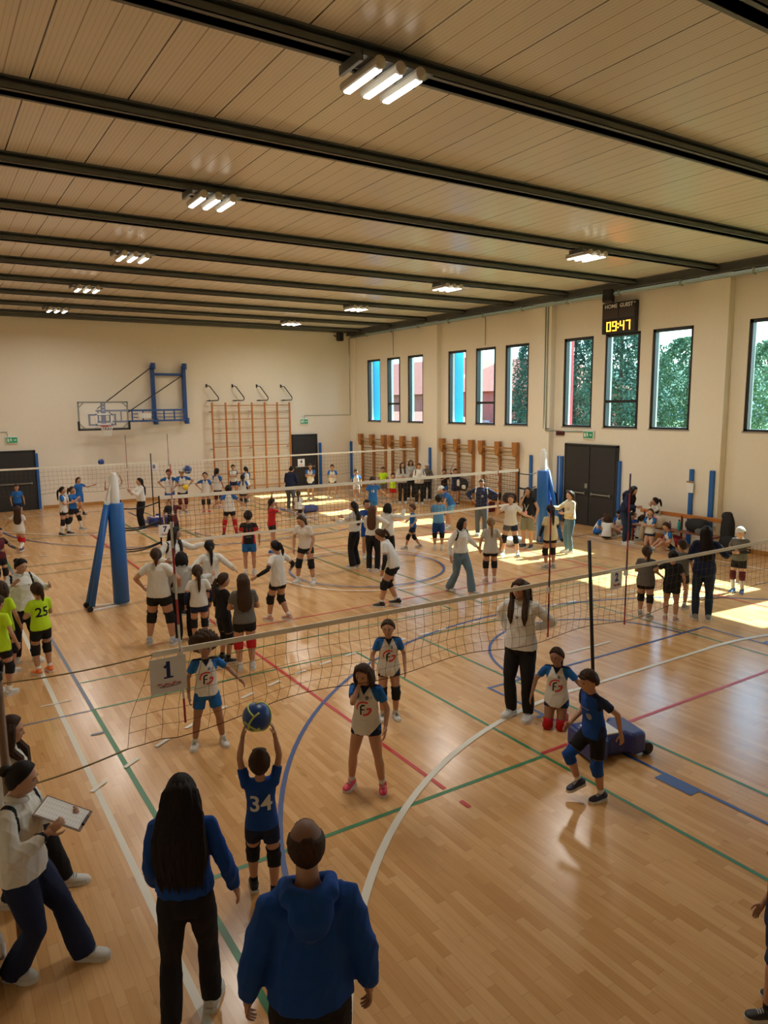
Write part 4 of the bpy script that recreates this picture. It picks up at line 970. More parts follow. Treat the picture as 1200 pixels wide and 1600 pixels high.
    if kid > .4: r_ua = [q_*.90 for q_ in r_ua]; r_fa = [q_*.93 for q_ in r_fa]
    def lerp(a, b, ts): return [a+(b-a)*t for t in ts]
    vox = {2: .0105, 1: .013, 0: .020}[q]
    nseg = {2: 18, 1: 14, 0: 12}[q]
    gl = lambda seq: [tuple(v) for v in seq]
    fem = 1.0 if female else .93
    def torso(m, e, z0=-.06, z1=1.0, flare=0, bust=True, wst=None):
        """stack of elliptical rings from below the hips to the neck; e = ease"""
        base = [(-.18, .083*fem, .060, 0), (-.05, .088*fem, .064, 0), (.10, .088*fem, .062, 0), (.36, (.073 if kid < .5 else .076), .053, .002), (.55, .080, .057, .004), (.74, .089/fem**.4, .064 if female and kid < .5 else .059, .006), (.88, .092/fem**.6, .052, 0), (.965, .062, .041, 0), (1.03, .036, .034, .002)]
        pts, rad = [], []
        for t, rx, ry, oy in base:
            if t < z0-.001 or t > z1+.04: continue
            if t < .36: c = P0+(W-P0)*(t/.36); R_ = Rp
            elif t < .70: c = W+(Cc-W)*((t-.36)/.34); R_ = Rw
            else: c = Cc+(N-Cc)*((t-.70)/.30); R_ = Rc
            k = 1 if t < .9 else .45
            w_ = 0 if wst is None else wst*G(t-.36, .25)
            pts.append(tuple(c+R_ @ V3(0, oy*h, 0))); rad.append(((rx*h*B**.8+w_)+e*k+flare*max(0, .5-t)*.05, ry*h*B+w_+e*k+flare*max(0, .5-t)*.03))
        m.tube(pts, rad, n=24, side=tuple(rt))
    # ---- body: one continuous surface
    m = MB(); torso(m, -.012*h if top else 0)
    ct, cs = ([q_*.80 for q_ in r_thigh], [q_*.80 for q_ in r_sh]) if cov else (r_thigh, r_sh)
    tp_ = 0.86 if (top and top['k'] in ('jacket', 'hoodie')) else 1.0
    cu, cf = [r_ua[0]*tp_*(.82 if top else 1), r_ua[1]*tp_*(.93 if top else 1), r_ua[2]*tp_], [r_fa[0]*tp_, r_fa[1]*tp_, r_fa[2]*tp_, r_fa[3]]
    m.tube(gl([N-up*.03*h, N+up*.01*h, NK, HC-hu*HH*.28]), [.040*h*B**.7, .033*h*B**.7, .029*h*B**.6, .030*h*B**.5], n=14)
    for i in (0, 1):
        s_ = (-1, 1)[i]
        kn = KN[i]; hp_ = HP[i]
        tp = lerp(hp_, kn, (0, .33, .7, 1)); m.tube(gl(tp), ct, n=14); m.ball(tuple(kn), ct[3]*1.0, 12, 8); m.ball(tuple(hp_), ct[0]*.95, 12, 8)
        dsh = AN[i]-kn; bk = unit(np.cross(np.cross(unit(kn-hp_)+V3(0, .02, 0), V3(0, 1, 0)), dsh)) if False else -unit(V3(0, 1, 0)-unit(dsh)*np.dot(V3(0, 1, 0), unit(dsh)))
        sp_ = lerp(kn, AN[i], (0, .28, .62, 1)); sp_[1] = sp_[1]+bk*.008*h; m.tube(gl(sp_), cs, n=14); m.ball(tuple(AN[i]), .020*h, 10, 6)
        m.tube(gl([N-up*.012*h+rt*s_*.02*h, SH[i]-rt*s_*.02*h, SH[i]]), [q_*h*B*(.76 if top else 1) for q_ in (.030, .031, .031)], n=12)
        m.ball(tuple(SH[i]), .033*h*B*(.76 if top else 1), 12, 8)
        m.tube(gl(lerp(SH[i], EL[i], (0, .45, 1))), cu, n=12); m.ball(tuple(EL[i]), cu[2]*1.0, 10, 6)
        m.tube(gl(lerp(EL[i], WR[i], (0, .3, .75, 1))), cf, n=12)
    # precise pieces joined to the remeshed trunk
    x = MB()
    gp, gf = HG[(48, 34) if q == 2 else ((32, 24) if q == 1 else (20, 14))]
    HM = np.stack([hr, hf, hu], 1)
    hv = headshape(gp, HH) @ HM.T+HC
    x.add(hv, gf)
    if q:
        for s_ in (-1, 1):
            M3 = HM @ np.diag([.022*HH, .055*HH, .095*HH]); bb = MB(); bb.ball((0, 0, 0), 1, 10, 8); x.add(np.concatenate(bb.v) @ M3.T+HC+HM @ V3(s_*.345*HH, -.02*HH, -.02*HH), bb.f)
    hands = []
    for i in (0, 1):
        s_ = (-1, 1)[i]; d_ = HD[i]; w = WR[i]
        # palm normal: towards the body for hanging arms, down/inward for raised
        inn = -rt*s_; nrm = inn-d_*np.dot(inn, d_); nrm = unit(nrm) if np.linalg.norm(nrm) > .2 else unit(fw-d_*np.dot(fw, d_))
        sd = np.cross(d_, nrm)
        if np.dot(sd, fw+V3(0, 0, .3)) < 0: sd = -sd                     # thumb side faces forward
        if isinstance(arms[i], tuple) and len(arms[i]) > 2: 
            nrm = Rc @ V3(arms[i][2][0]*s_, arms[i][2][1], arms[i][2][2]); nrm = unit(nrm-d_*np.dot(nrm, d_)); sd = np.cross(d_, nrm); sd = sd*(1 if np.dot(sd, -rt*s_) > 0 else -1)
        k = hal; bb = MB()
        bb.ball((0, 0, 0), 1, 12, 8); Mx = np.stack([sd*.20*k, nrm*.085*k, d_*.33*k], 1); x.add(np.concatenate(bb.v) @ Mx.T+w+d_*.28*k, bb.f)
        x.tube(gl([w-d_*.12*k, w+d_*.05*k, w+d_*.2*k]), [(.0145*h, .0135*h)]*3, n=8, side=tuple(sd))
        cur = finger
        ns = 7 if q == 2 else 5
        for j, (o, ln) in enumerate(((.145, .40), (.05, .45), (-.045, .42), (-.135, .34))):
            b0 = w+d_*.50*k+sd*o*k; fl_ = ln*k; a1, a2, a3 = cur*.6, cur*1.5, cur*2.2
            p1 = b0+(d_*math.cos(a1)+nrm*math.sin(a1))*fl_*.45; p2 = p1+(d_*math.cos(a2)+nrm*math.sin(a2))*fl_*.32; p3 = p2+(d_*math.cos(a3)+nrm*math.sin(a3))*fl_*.23
            x.tube(gl([b0-d_*.12*k, b0, p1, p2, p3]), [.050*k, .048*k, .045*k, .041*k, .028*k], n=ns)
        t0 = w+d_*.14*k+sd*.15*k; t1 = t0+(d_*.55+sd*.75+nrm*.15)*.22*k; t2 = t1+(d_*.85+sd*.35+nrm*.25)*.19*k; t3 = t2+(d_*.95+nrm*.3)*.12*k
        x.tube(gl([w+d_*.08*k+sd*.06*k, t0, t1, t2, t3]), [.07*k, .066*k, .056*k, .05*k, .03*k], n=ns)
        hands.append((w+d_*.45*k+nrm*.05*k, d_, nrm, sd))
    P.hands = hands; P.rt, P.fw, P.up, P.h = rt, fw, up, h
    JOBS.append(dict(m=m, vox=vox*(.9 if q else 1), name='body', mats=[MAT['skin_'+skin]], parent=root, extra=x, smooth=2 if q else 1))
    # ---- face pieces
    tocam = abs(((look-hy) % 360+540) % 360-180)
    faceangle = ((look-hy) % 360); faceangle = min(faceangle, 360-faceangle)
    if faceangle < 120:
        def onface(xx, zz): 
            yy_ = math.sqrt(max(0, 1-xx*xx-zz*zz)); p = headshape(np.array([[xx, yy_, zz]]), HH)[0]; return p
        for s_ in (-1, 1):
            p = onface(s_*.37, .06); b = MB(); b.m = 0
            bb = MB(); bb.ball((0, 0, 0), 1, 10, 8); b.add(np.concatenate(bb.v) @ (HM @ np.diag([.058*HH, .024*HH, .032*HH])).T+HC+HM @ (p+V3(0, -.004*HH, 0)), bb.f)
            b.m = 1; b.add(np.concatenate(bb.v) @ (HM @ np.diag([.030*HH, .012*HH, .031*HH])).T+HC+HM @ (p+V3(0, .0135*HH, 0)), bb.f)
            if q:
                b.m = 1; b.tube(gl([HC+HM @ (p+V3(-.06*HH, -.004*HH, .018*HH)), HC+HM @ (p+V3(0, .016*HH, .034*HH)), HC+HM @ (p+V3(.06*HH, -.006*HH, .018*HH))]), .007*HH, n=4)
            b.build('eye', [EYEW, IRIS], root, smooth=True)
            if q:
                b = MB(); pp = [onface(s_*a_, z_) for a_, z_ in ((.20, .215), (.36, .26), (.52, .22))]
                b.tube(gl([HC+HM @ (o_+V3(0, .004*HH, 0)) for o_ in pp]), [.010*HH, .013*HH, .006*HH], n=5); b.build('eyebrow', [BROW], root, smooth=True)
        if q:
            b = MB(); pp = [onface(a_, z_) for a_, z_ in ((-.19, -.405), (-.08, -.40), (0, -.41), (.08, -.40), (.19, -.405))]
            b.tube(gl([HC+HM @ (o_+V3(0, .003*HH, 0)) for o_ in pp]), [(.004*HH, .004*HH), (.013*HH, .010*HH), (.014*HH, .010*HH), (.013*HH, .010*HH), (.004*HH, .004*HH)], n=6); b.build('mouth', [LIP], root, smooth=True)
    # ---- hair
    style, hc = hair; hm = MAT['hair_'+hc]; HMt = lambda p: HC+HM @ (V3(*p)*HH)
    if style != 'none':
        b = MB(); x_, y_, z_ = gp[:, 0], gp[:, 1], gp[:, 2]
        low = np.where(y_ > 0, .15-.16*np.clip(y_, 0, 1)*(1-np.clip(np.abs(x_)*1.4, 0, 1)), .20) if style in ('long', 'longfront', 'loose', 'bob', 'pony', 'bun', 'tail', 'curlylong') else .06
        g = z_-.9*y_+low; g = np.minimum(g, np.where((np.abs(x_) > .55) & (y_ > -.25), (z_-.10)*1.3+.1, 9)) if style in ('short', 'boy', 'balding', 'cap') else g
        T0 = {'afro': .44, 'boy': .10, 'short': .06, 'balding': .035, 'curlylong': .15, 'cap': .07}.get(style, .075)
        s = np.clip(g/(.32 if style not in ('balding', 'short') else .2), 0, 1); s = s*s*(3-2*s)
        rid = 1+.10*np.sin(np.arctan2(x_, -y_)*23+z_*3)*(style not in ('afro',)); 
        if style in ('boy', 'afro', 'curlylong'): rid = 1+.20*np.sin(x_*17+z_*11)*np.sin(y_*15-z_*9+1)
        th = T0*s*rid-.035*(1-s)
        if style == 'balding': th = th*np.where((z_ > .52) & (y_ < .5) & (y_ > -.75), .1, 1)-.0
        if style == 'afro': th = np.where(s > .02, T0*s*rid*(1+.15*(z_ > .2)), -.035)
        v = headshape(gp, HH*1.0, False)/HH*(1+0*th[:, None])+gp*th[:, None]; b.add((v*HH) @ HM.T+HC, gf)
        if style == 'balding':
            b.m = 1
        if style == 'fringe': pass
        hcap = b.build('hair', [hm], root, smooth=True)
        if style == 'balding':
            b = MB(); gg = (z_ > .5) & (y_ < .45) & (y_ > -.8); v = headshape(gp, HH, False)+gp*(.012*HH); idx = [f_ for f_ in gf if all(gg[a_] for a_ in f_)]
            b.add(v @ HM.T+HC, idx); b.build('thin_crown_hair', [SCALP], hcap, smooth=True)
        nh = 20 if q else 10
        def lock(pts, rad, nm='hair_lock', rg=9, amp=.10):
            b = MB(); b.tube(gl(pts), rad, n=nh*(2 if q == 2 else 1), side=tuple(hr), ridges=rg, ramp_=amp); return b.build(nm, [hm], hcap, smooth=True)
        bx = -rt*0
        down = V3(0, 0, -1)
        backoff = lambda t, o: (N+(Cc-N)*t/.30 if t <= .30 else Cc+(P0-Cc)*min(1, (t-.30)/.70))-fw*(.060*h*B+o)
        if style in ('long', 'longfront', 'loose', 'curlylong'):
            k = hairl or (.62 if style in ('long', 'curlylong') else .45)
            pts = [HMt((0, -.10, .36)), HMt((0, -.26, .16)), HMt((0, -.32, -.12)), HMt((0, -.34, -.42)), backoff(.10, .022), backoff(.32, .024), backoff(k*.85, .026), backoff(k, .024)]
            rad = [(.26*HH, .18*HH), (.40*HH, .26*HH), (.42*HH, .22*HH), (.40*HH, .16*HH), (.46*HH, .12*HH), (.48*HH, .11*HH), (.40*HH, .09*HH), (.16*HH, .04*HH)]
            if style == 'curlylong': rad = [(a_*1.15, c_*1.3) for a_, c_ in rad]
            rad = [(a_*(1+(hairw-1)*min(1, i_/4)), c_*(1+(hairw-1)*.6*min(1, i_/4))) for i_, (a_, c_) in enumerate(rad)]
            lock(pts, rad, rg=13 if q else 7)
            if q == 2 and style == 'long':
                rs = random.Random(int(h*1000))
                for j in range(26):
                    o_ = (-.42+.84*j/25)*HH*hairw; a_ = [p+rt*o_*f_+(-fw)*(.10*HH+rs.uniform(0, .03)*HH)*math.sqrt(max(0, 1-(o_/(.47*HH*hairw))**2)) for p, f_ in zip(pts[3:], (.9, 1, 1.05, .95, .95))]
                    a_[-1] = a_[-1]+down*rs.uniform(0, .05); b = MB(); b.tube(gl([HMt((o_/HH/hairw*.75, -.40, .1))]+a_), [.018, .020, .020, .017, .013, .003], n=6, sy=.7); b.build('hair_strand', [hm], hcap, smooth=True)
        if style in ('longfront', 'loose', 'bob', 'curlylong'):
            for s_ in (-1, 1):
                if style == 'bob':
                    pts = [HMt((s_*.25, .02, .34)), HMt((s_*.38, -.02, .05)), HMt((s_*.41, -.02, -.30)), HMt((s_*.36, .0, -.62))]; rad = [(.14*HH, .2*HH), (.10*HH, .27*HH), (.11*HH, .27*HH), (.06*HH, .18*HH)]
                else:
                    f1 = SH[(s_+1)//2]; fr = lambda t, o: N+(P0-N)*t+rt*s_*(.050*h)+fw*(.066*h*B+o)
                    pts = [HMt((s_*.24, .06, .34)), HMt((s_*.39, .06, .02)), HMt((s_*.42, .08, -.34)), HMt((s_*.40, .16, -.60)), fr(.10, .012), fr(.30, .016), fr(.46 if style == 'longfront' else .34, .014)]
                    rad = [(.12*HH, .16*HH), (.09*HH, .20*HH), (.11*HH, .20*HH), (.13*HH, .15*HH), (.17*HH, .10*HH), (.17*HH, .09*HH), (.04*HH, .03*HH)]
                lock(pts, rad, rg=7)
            if style == 'bob': lock([HMt((0, -.1, .3)), HMt((0, -.26, .0)), HMt((0, -.30, -.35)), HMt((0, -.22, -.62))], [(.3*HH, .2*HH), (.42*HH, .24*HH), (.40*HH, .2*HH), (.26*HH, .12*HH)], rg=9)
        if style in ('pony', 'tail', 'blondtail'):
            zt = .22 if style == 'pony' else .05; ll = .95 if style == 'pony' else 1.5
            p0 = HMt((0, -.40, zt)); b0 = backoff(.12, .03)
            pts = [p0, p0-hf*.16*HH+hu*.02*HH, p0-hf*.24*HH-hu*.20*HH, p0-hf*.22*HH+down*.55*HH, p0-hf*.16*HH+down*ll*.8*HH, p0-hf*.12*HH+down*ll*HH]
            lo_ = [max(0, np.dot((N-fw*(.085*h))-p_, -fw)) for p_ in pts]; pts = [p_-fw*l_*(i_ > 2) for i_, (p_, l_) in enumerate(zip(pts, lo_))]
            lock(pts, [.08*HH, .12*HH, .14*HH, .13*HH, .10*HH, .03*HH], 'ponytail', 5)
            b = MB(); b.ball(tuple(p0-hf*.05*HH), .085*HH, 10, 8); b.build('hair_tie', [CL('black')], hcap, smooth=True)
        if style == 'bun':
            b = MB(); b.ball(tuple(HMt((0, -.50, .22))), .19*HH, 16, 12); b.build('bun', [hm], hcap, smooth=True)
        if style == 'short' or style == 'boy':
            b = MB(); b.ball((0, 0, 0), 1, 14, 10); v = np.concatenate(b.v) @ (HM @ np.diag([.27*HH, .10*HH, .11*HH])).T+HMt((.0, .31, .33)); b.v = [v]; b.build('fringe', [hm], hcap, smooth=True)
        if style == 'cap':
            b = MB(); mk = (z_ > .22); v = headshape(gp, HH, False)+gp*(.115*HH); idx = [f_ for f_ in gf if all(mk[a_] for a_ in f_)]; b.add(v @ HM.T+HC, idx)
            b.tube(gl([HMt((0, .38, .22)), HMt((0, .52, .20)), HMt((0, .68, .15))]), [(.30*HH, .03*HH), (.27*HH, .025*HH), (.12*HH, .02*HH)], n=14, side=tuple(hr)); b.build('cap', [CL('white')], root, smooth=True)
    # ---- top garment
    ns = nseg
    if top:
        kind = top['k']; c0 = top['c']; e = {'tee': .010, 'jersey': .009, 'jacket': .018, 'hoodie': .024, 'tank': .008}[kind]*(h/1.5)
        hem = top.get('hem', -.05); m = MB(); torso(m, e, hem, 1.0, flare=top.get('flare', 1.0)*h/1.5, wst=(.012*h if kind in ('hoodie', 'jacket', 'tee') else .006*h))
        sl = {'tee': .62, 'jersey': .62, 'jacket': 2, 'hoodie': 2, 'tank': .0}[kind]; sl = top.get('sl', sl)
        for i in (0, 1):
            s_ = (-1, 1)[i]
            m.tube(gl([N-up*.014*h+rt*s_*.03*h, SH[i]-rt*s_*.015*h, SH[i]+rt*s_*.004]), [.029*h*B+e*.7, .0305*h*B+e*.6, .030*h*B+e*.6], n=14)
            if sl > 0:
                m.ball(tuple(SH[i]), .0315*h*B+e*.4, 12, 8)
                ts = [0, .35, min(sl, 1)] if sl < 1 else [0, .5, 1]
                w0 = e*1.3 if sl < 1 else e*1.0
                m.tube(gl(lerp(SH[i], EL[i], ts)), [.0305*h*B+e*.4, .029*h*B+w0*.7, (.0255*h*B+w0 if sl < 1 else r_ua[2]+e*1.0)], n=14)
                if sl > 1:
                    m.ball(tuple(EL[i]), r_ua[2]+e*1.0, 12, 8); m.tube(gl(lerp(EL[i], WR[i], (0, .4, .8, .98))), [r_fa[0]+e, r_fa[1]+e, r_fa[2]+e*.95, r_fa[3]+e*.45], n=14)
        mats = [CL(c0)]+[CL(top.get(k_, c0)) for k_ in ('c2', 'c3', 'c4')]
        SHc, ELc = [s.copy() for s in SH], [s.copy() for s in EL]
        def paint(co, kind=kind, top=top, N=N, up=up, rt=rt, fw=fw, SH=SHc, EL=ELc, WR=[w.copy() for w in WR], h=h, shw=shw, P0=P0, HCv=HC):
            mi = np.zeros(len(co), int); u = (co-N) @ up; lat = (co-N) @ rt; f = (co-N) @ fw
            if top.get('pat') == 'fg':              # raglan sleeves, dark V collar, blue sweep at the right hip
                thr = shw*.52+np.clip(-u-.01*h, 0, .13*h)*.42
                mi[(np.abs(lat) > thr) & (u > -.22*h)] = 1
                for i in (0, 1):
                    a = SH[i]; d_ = EL[i]-a; t = np.clip(((co-a) @ d_)/np.dot(d_, d_), 0, 1.2); dist = np.linalg.norm(co-(a+t[:, None]*d_), axis=1); mi[(dist < .044*h) & (t > .25)] = 1
                mi[(u > .004*h) | ((f > 0) & (u > -.048*h+np.abs(lat)*1.5))] = 2
                k = lat+(u+.30*h)*1.0; z = (u < -.20*h)
                mi[z & (k < -.085*h) & (f > -.03)] = 1; mi[z & (k < -.085*h) & (k > -.105*h) & (f > -.03)] = 2
            if top.get('pat') == 'coach':           # black band over the shoulders
                thr = shw*.80-np.clip(u, -.1*h, 0)*.2
                mi[(np.abs(lat) > thr) & (np.abs(lat) < thr+.020*h) & (u > -.115*h)] = 1
            if top.get('pat') == 'sides': mi[(np.abs(lat) > .075*h) & (u < -.06*h)] = 1
            if top.get('pat') == 'right': mi[(lat < -.02*h)] = 1
            if top.get('pat') == 'left': mi[(lat > .0*h)] = 1
            if top.get('pat') == 'band': mi[(u < -.23*h) & (u > -.27*h)] = 1
            if top.get('pat') == 'navytop': mi[(u > -.06*h)] = 1
            if top.get('pat') == 'shoulders': mi[(np.abs(lat) > shw*.98) | (u > .0*h)] = 1
            if top.get('pat') == 'cuffs':
                for i in (0, 1): mi[np.linalg.norm(co-WR[i], axis=1) < .035*h] = 1
            return mi
        JOBS.append(dict(m=m, vox=(.0062 if (q == 2 and top.get('pat')) else (.009 if (q == 1 and top.get('pat')) else vox)), name={'tee': 't_shirt', 'jersey': 'jersey', 'jacket': 'jacket', 'hoodie': 'hooded_sweatshirt', 'tank': 'tank_top'}[kind], mats=mats, parent=root, smooth=3, paint=paint, fold=(.0050 if kind in ('tee', 'jersey', 'tank') else .0075)*(h/1.5), frame=(N, rt, fw, up, h, tor), prints=top.get('prints', prints), P=P))
        if kind == 'hoodie' or top.get('hood'):
            b = MB(); c = N-fw*.050*h+up*.0*h
            b.tube(gl([N+fw*.045*h-up*.01*h+rt*.02*h, N+rt*.062*h+up*.014*h, N-fw*.05*h+rt*.055*h+up*.012*h, N-fw*.082*h+up*.005*h, N-fw*.05*h-rt*.055*h+up*.012*h, N-rt*.062*h+up*.014*h, N+fw*.045*h-up*.01*h-rt*.02*h]), [.014*h, .022*h, .030*h, .034*h, .030*h, .022*h, .014*h], n=12)
            b.tube(gl([N-fw*.075*h+up*.01*h, N-fw*.090*h-up*.03*h, N-fw*.088*h-up*.07*h, N-fw*.080*h-up*.10*h]), [(.060*h, .030*h), (.062*h, .034*h), (.045*h, .028*h), (.012*h, .01*h)], n=16, side=tuple(rt))
            JOBS.append(dict(m=b, vox=.009, name='hood', mats=[CL(c0)], parent=root, smooth=3, fold=.003))
        elif kind == 'jacket':
            b = MB(); b.tube(gl([N+fw*.036*h+up*.002*h, N+fw*.02*h+rt*.036*h+up*.012*h, N-fw*.03*h+rt*.03*h+up*.022*h, N-fw*.03*h-rt*.03*h+up*.022*h, N+fw*.02*h-rt*.036*h+up*.012*h, N+fw*.036*h+up*.002*h]), .013*h, n=8, sy=1.0)
            b.build('collar', [CL(c0)], root, smooth=True)
            if q == 2 or q == 1:
                pass
    # ---- lower garment
    if bottom:
        kind = bottom['k']; m = MB(); c0 = bottom['c']
        e = {'shorts': .012, 'tight': .011, 'trousers': .012, 'wide': .014, 'jeans': .007}[kind]*(h/1.5)
        torso(m, e*.6, -.18, .20)
        for i in (0, 1):
            t1 = bottom.get('len', {'shorts': .55, 'tight': .34}.get(kind, 1)); hp_, kn = HP[i], KN[i]
            m.ball(tuple(hp_), r_thigh[0]+e*.6, 12, 8)
            if t1 < 1: m.tube(gl(lerp(hp_, kn, (0, t1*.5, t1))), [r_thigh[0]+e*.8, r_thigh[1]+e*1.1, r_thigh[1]*(1-.2*t1)+e*1.5], n=16)
            else:
                m.tube(gl(lerp(hp_, kn, (0, .33, .7, 1))), [r_thigh[0]+e*.7, r_thigh[1]+e, r_thigh[2]+e, r_thigh[3]+e*1.1], n=16); m.ball(tuple(kn), r_thigh[3]+e*1.0, 12, 8)
                fl_ = {'trousers': .018, 'wide': .040, 'jeans': .010}[kind]*h/1.6
                m.tube(gl(lerp(kn, AN[i]-V3(0, 0, .012*h if kind == 'wide' else 0), (0, .35, .7, 1))), [r_sh[0]+e, r_sh[1]+e*.7+fl_*.2, r_sh[2]+e+fl_*.6, r_sh[3]+e+fl_], n=16)
        cc = [CL(c0), CL(bottom.get('c2', c0))]
        def paintb(co, b_=bottom, P0=P0, h=h, rt=rt):
            mi = np.zeros(len(co), int); lat = (co-P0) @ rt
            if b_.get('pat') == 'side': mi[np.abs(lat) > .080*h] = 1
            if b_.get('pat') == 'left': mi[lat < -.02*h] = 1
            return mi
        JOBS.append(dict(m=m, vox=vox, name={'shorts': 'shorts', 'tight': 'shorts', 'trousers': 'trousers', 'wide': 'trousers', 'jeans': 'jeans'}[kind], mats=cc, parent=root, smooth=3, paint=paintb, fold=.004*(h/1.5) if t1 == 1 else .003))
    # ---- knee pads, arm sleeves, socks, shoes
    if pads:
        for i in (0, 1)[:pads_n]:
            u1, u2 = unit(HP[i]-KN[i]), unit(AN[i]-KN[i]); e = .0105*(h/1.4)
            b = MB(); b.tube(gl([KN[i]+u1*.062*h, KN[i]+u1*.03*h, KN[i]+V3(0, .004, 0), KN[i]+u2*.03*h, KN[i]+u2*.062*h]), [r_thigh[2]*1.0+e, r_thigh[3]*1.08+e, r_thigh[3]*1.08+e*1.8, r_sh[1]*1.02+e, r_sh[1]+e*.9], n=16); b.build('knee_pad', [CL(pads)], root, smooth=True)
    if sleeves:
        for i in (0, 1):
            e = .003; b = MB(); b.tube(gl([SH[i]+(EL[i]-SH[i])*.72, EL[i], EL[i]+(WR[i]-EL[i])*.4, EL[i]+(WR[i]-EL[i])*.97]), [r_ua[2]*1.08+e, r_ua[2]*1.03+e, r_fa[1]+e, r_fa[3]+e+.001], n=12); b.build('arm_sleeve', [CL(sleeves)], root, smooth=True)
    for i in (0, 1):
        f = Ft[i]; a = math.radians(f[3]); fl = .150*h; tilt = foot_pitch[i] if isinstance(foot_pitch, tuple) else 0
        if socks and not (bottom and bottom['k'] in ('trousers', 'wide', 'jeans')):
            tall = .055 if socks[1] == 'ankle' else .17; u2 = unit(KN[i]-AN[i])
            b = MB(); b.tube(gl([AN[i]-V3(0, 0, .01*h), AN[i]+u2*.02*h, AN[i]+u2*tall*h*.6, AN[i]+u2*tall*h]), [.024*h, .0225*h, (.0245 if tall < .1 else .032)*h, (.026 if tall < .1 else .0385)*h], n=12); b.build('sock', [CL(socks[0])], root, smooth=True)
        if shoes:
            sc = SHOEC[shoes]
            fd = V3(-math.sin(a), math.cos(a), 0); sdv = V3(math.cos(a), math.sin(a), 0); uv = V3(0, 0, 1)
            if tilt: t_ = math.radians(tilt); fd, uv = fd*math.cos(t_)-uv*math.sin(t_), uv*math.cos(t_)+fd*math.sin(t_)
            o = AN[i]-uv*ank; S_ = lambda t, z_: o+fd*(t-.27)*fl+uv*z_*h
            b = MB(); pts, rad = [], []
            for t, w_, hh_ in ((-.0, .018, .040), (.10, .026, .052), (.28, .0275, .060), (.42, .028, .050), (.62, .031, .036), (.80, .031, .030), (.93, .024, .024), (1.0, .010, .016)):
                pts.append(S_(t, .011+hh_*.42)); rad.append((w_*h, hh_*.50*h))
            b.tube(gl(pts), rad, n=14, side=tuple(sdv)); ankle = b
            b.tube(gl([S_(.24, .040), S_(.25, .062), S_(.25, .072)]), [.030*h, .0275*h, .026*h], n=14)
            so_ = b.build('shoe', [sc], root, smooth=True)
            b = MB(); n_ = 14; out = []
            for t, w_ in ((-.02, .014), (.06, .027), (.28, .0285), (.45, .0275), (.65, .0335), (.82, .0325), (.95, .023), (1.03, .008)): out.append((t, w_))
            ring = [(t, w_) for t, w_ in out]+[(t, -w_) for t, w_ in reversed(out)]
            lo = [tuple(S_(t, .0)+sdv*w_*h) for t, w_ in ring]; hi = [tuple(S_(t, .020)+sdv*w_*h) for t, w_ in ring]; nn = len(ring)
            b.add(lo+hi, [tuple(range(nn-1, -1, -1)), tuple(range(nn, 2*nn))]+[(j, (j+1) % nn, nn+(j+1) % nn, nn+j) for j in range(nn)]); b.build('sole', [SOLE if shoes != 'black' or q == 0 else MAT['shoe_grey'] if False else SOLE], so_)
            if q == 2:
                b = MB()
                for t in (.36, .44, .52, .60): b.tube(gl([S_(t, .052-.03*(t-.36))-sdv*.016*h, S_(t, .062-.035*(t-.36)), S_(t, .052-.03*(t-.36))+sdv*.016*h]), .0028*h, n=4)
                b.build('laces', [SOLE if shoes in ('black', 'navy', 'pink', 'orange') else MAT['shoe_grey']], so_)
    P.HC, P.hf, P.hu, P.hr, P.HH, P.N, P.WR, P.HD, P.EL, P.SH, P.W, P.P0, P.KN = HC, hf, hu, hr, HH, N, WR, HD, EL, SH, W, P0, KN
    P.world = lambda v, root=root: Matrix.Translation(root.location) @ Matrix.Rotation(root.rotation_euler[2], 4, 'Z') @ Vector(v)
    return P

def fg_logo():
    """round club emblem: red open ring, black F stroke, red G stroke"""
    parts = []
    def ribbon(P, w):
        v = []; 
        for i, p in enumerate(P):
            d = Vector(P[min(i+1, len(P)-1)])-Vector(P[max(i-1, 0)]); n_ = Vector((-d.y, d.x)).normalized()*w/2; v += [(p[0]+n_.x, p[1]+n_.y, 0), (p[0]-n_.x, p[1]-n_.y, 0)]
        return v, [(2*i, 2*i+1, 2*i+3, 2*i+2) for i in range(len(P)-1)]
    A = lambda r, a0, a1, n=18, cx=0, cy=0: [(cx+r*math.cos(t), cy+r*math.sin(t)) for t in np.radians(np.linspace(a0, a1, n))]
    parts.append((ribbon(A(.9, 55, 195), .2), 0)); parts.append((ribbon(A(.82, -100, 0, 14, .04)+[(.35, .0)], .26), 0))
    parts.append((ribbon([(-.38, -.85), (-.38, .1)]+A(.40, 180, 70, 8, .02, .1), .2), 1)); parts.append((ribbon([(-.3, -.12), (.1, -.12)], .16), 1))
    return parts
FG = fg_logo()
def project(parts, me_obj, frame, cx, cz, size, back, mats, name, rot=0.0):
    """lays flat marks on a garment's surface"""
    N, rt, fw, up, h, tor = frame; me = me_obj.data
    bvh = BVHTree.FromPolygons([v.co for v in me.vertices], [tuple(p.vertices) for p in me.polygons])
    s = -1 if back else 1; b = MB()
    for (v, f), mi in parts:
        w = []; b.m = mi
        # subdivide long edges by sampling: faces are small enough for shirts
        for p in v:
            x_, y_ = p[0]*size, p[1]*size
            x_, y_ = x_*math.cos(rot)-y_*math.sin(rot), x_*math.sin(rot)+y_*math.cos(rot)
            o = N+rt*(-s*(-x_)*1.0 if not back else x_)*(1)+rt*cx*h+up*(cz*h+y_)
            if not back: o = N+rt*(-x_)+rt*cx*h+up*(cz*h+y_)
            o = o+fw*s*.5; hit = bvh.ray_cast(Vector(o), Vector(-fw*s))
            w.append(tuple(hit[0]+hit[1]*.0035) if hit[0] is not None else tuple(N+rt*(x_ if back else -x_)+up*(cz*h+y_)+fw*s*.07*h))
        b.add(w, f)
    return b.build(name, mats, me_obj, fix=False)
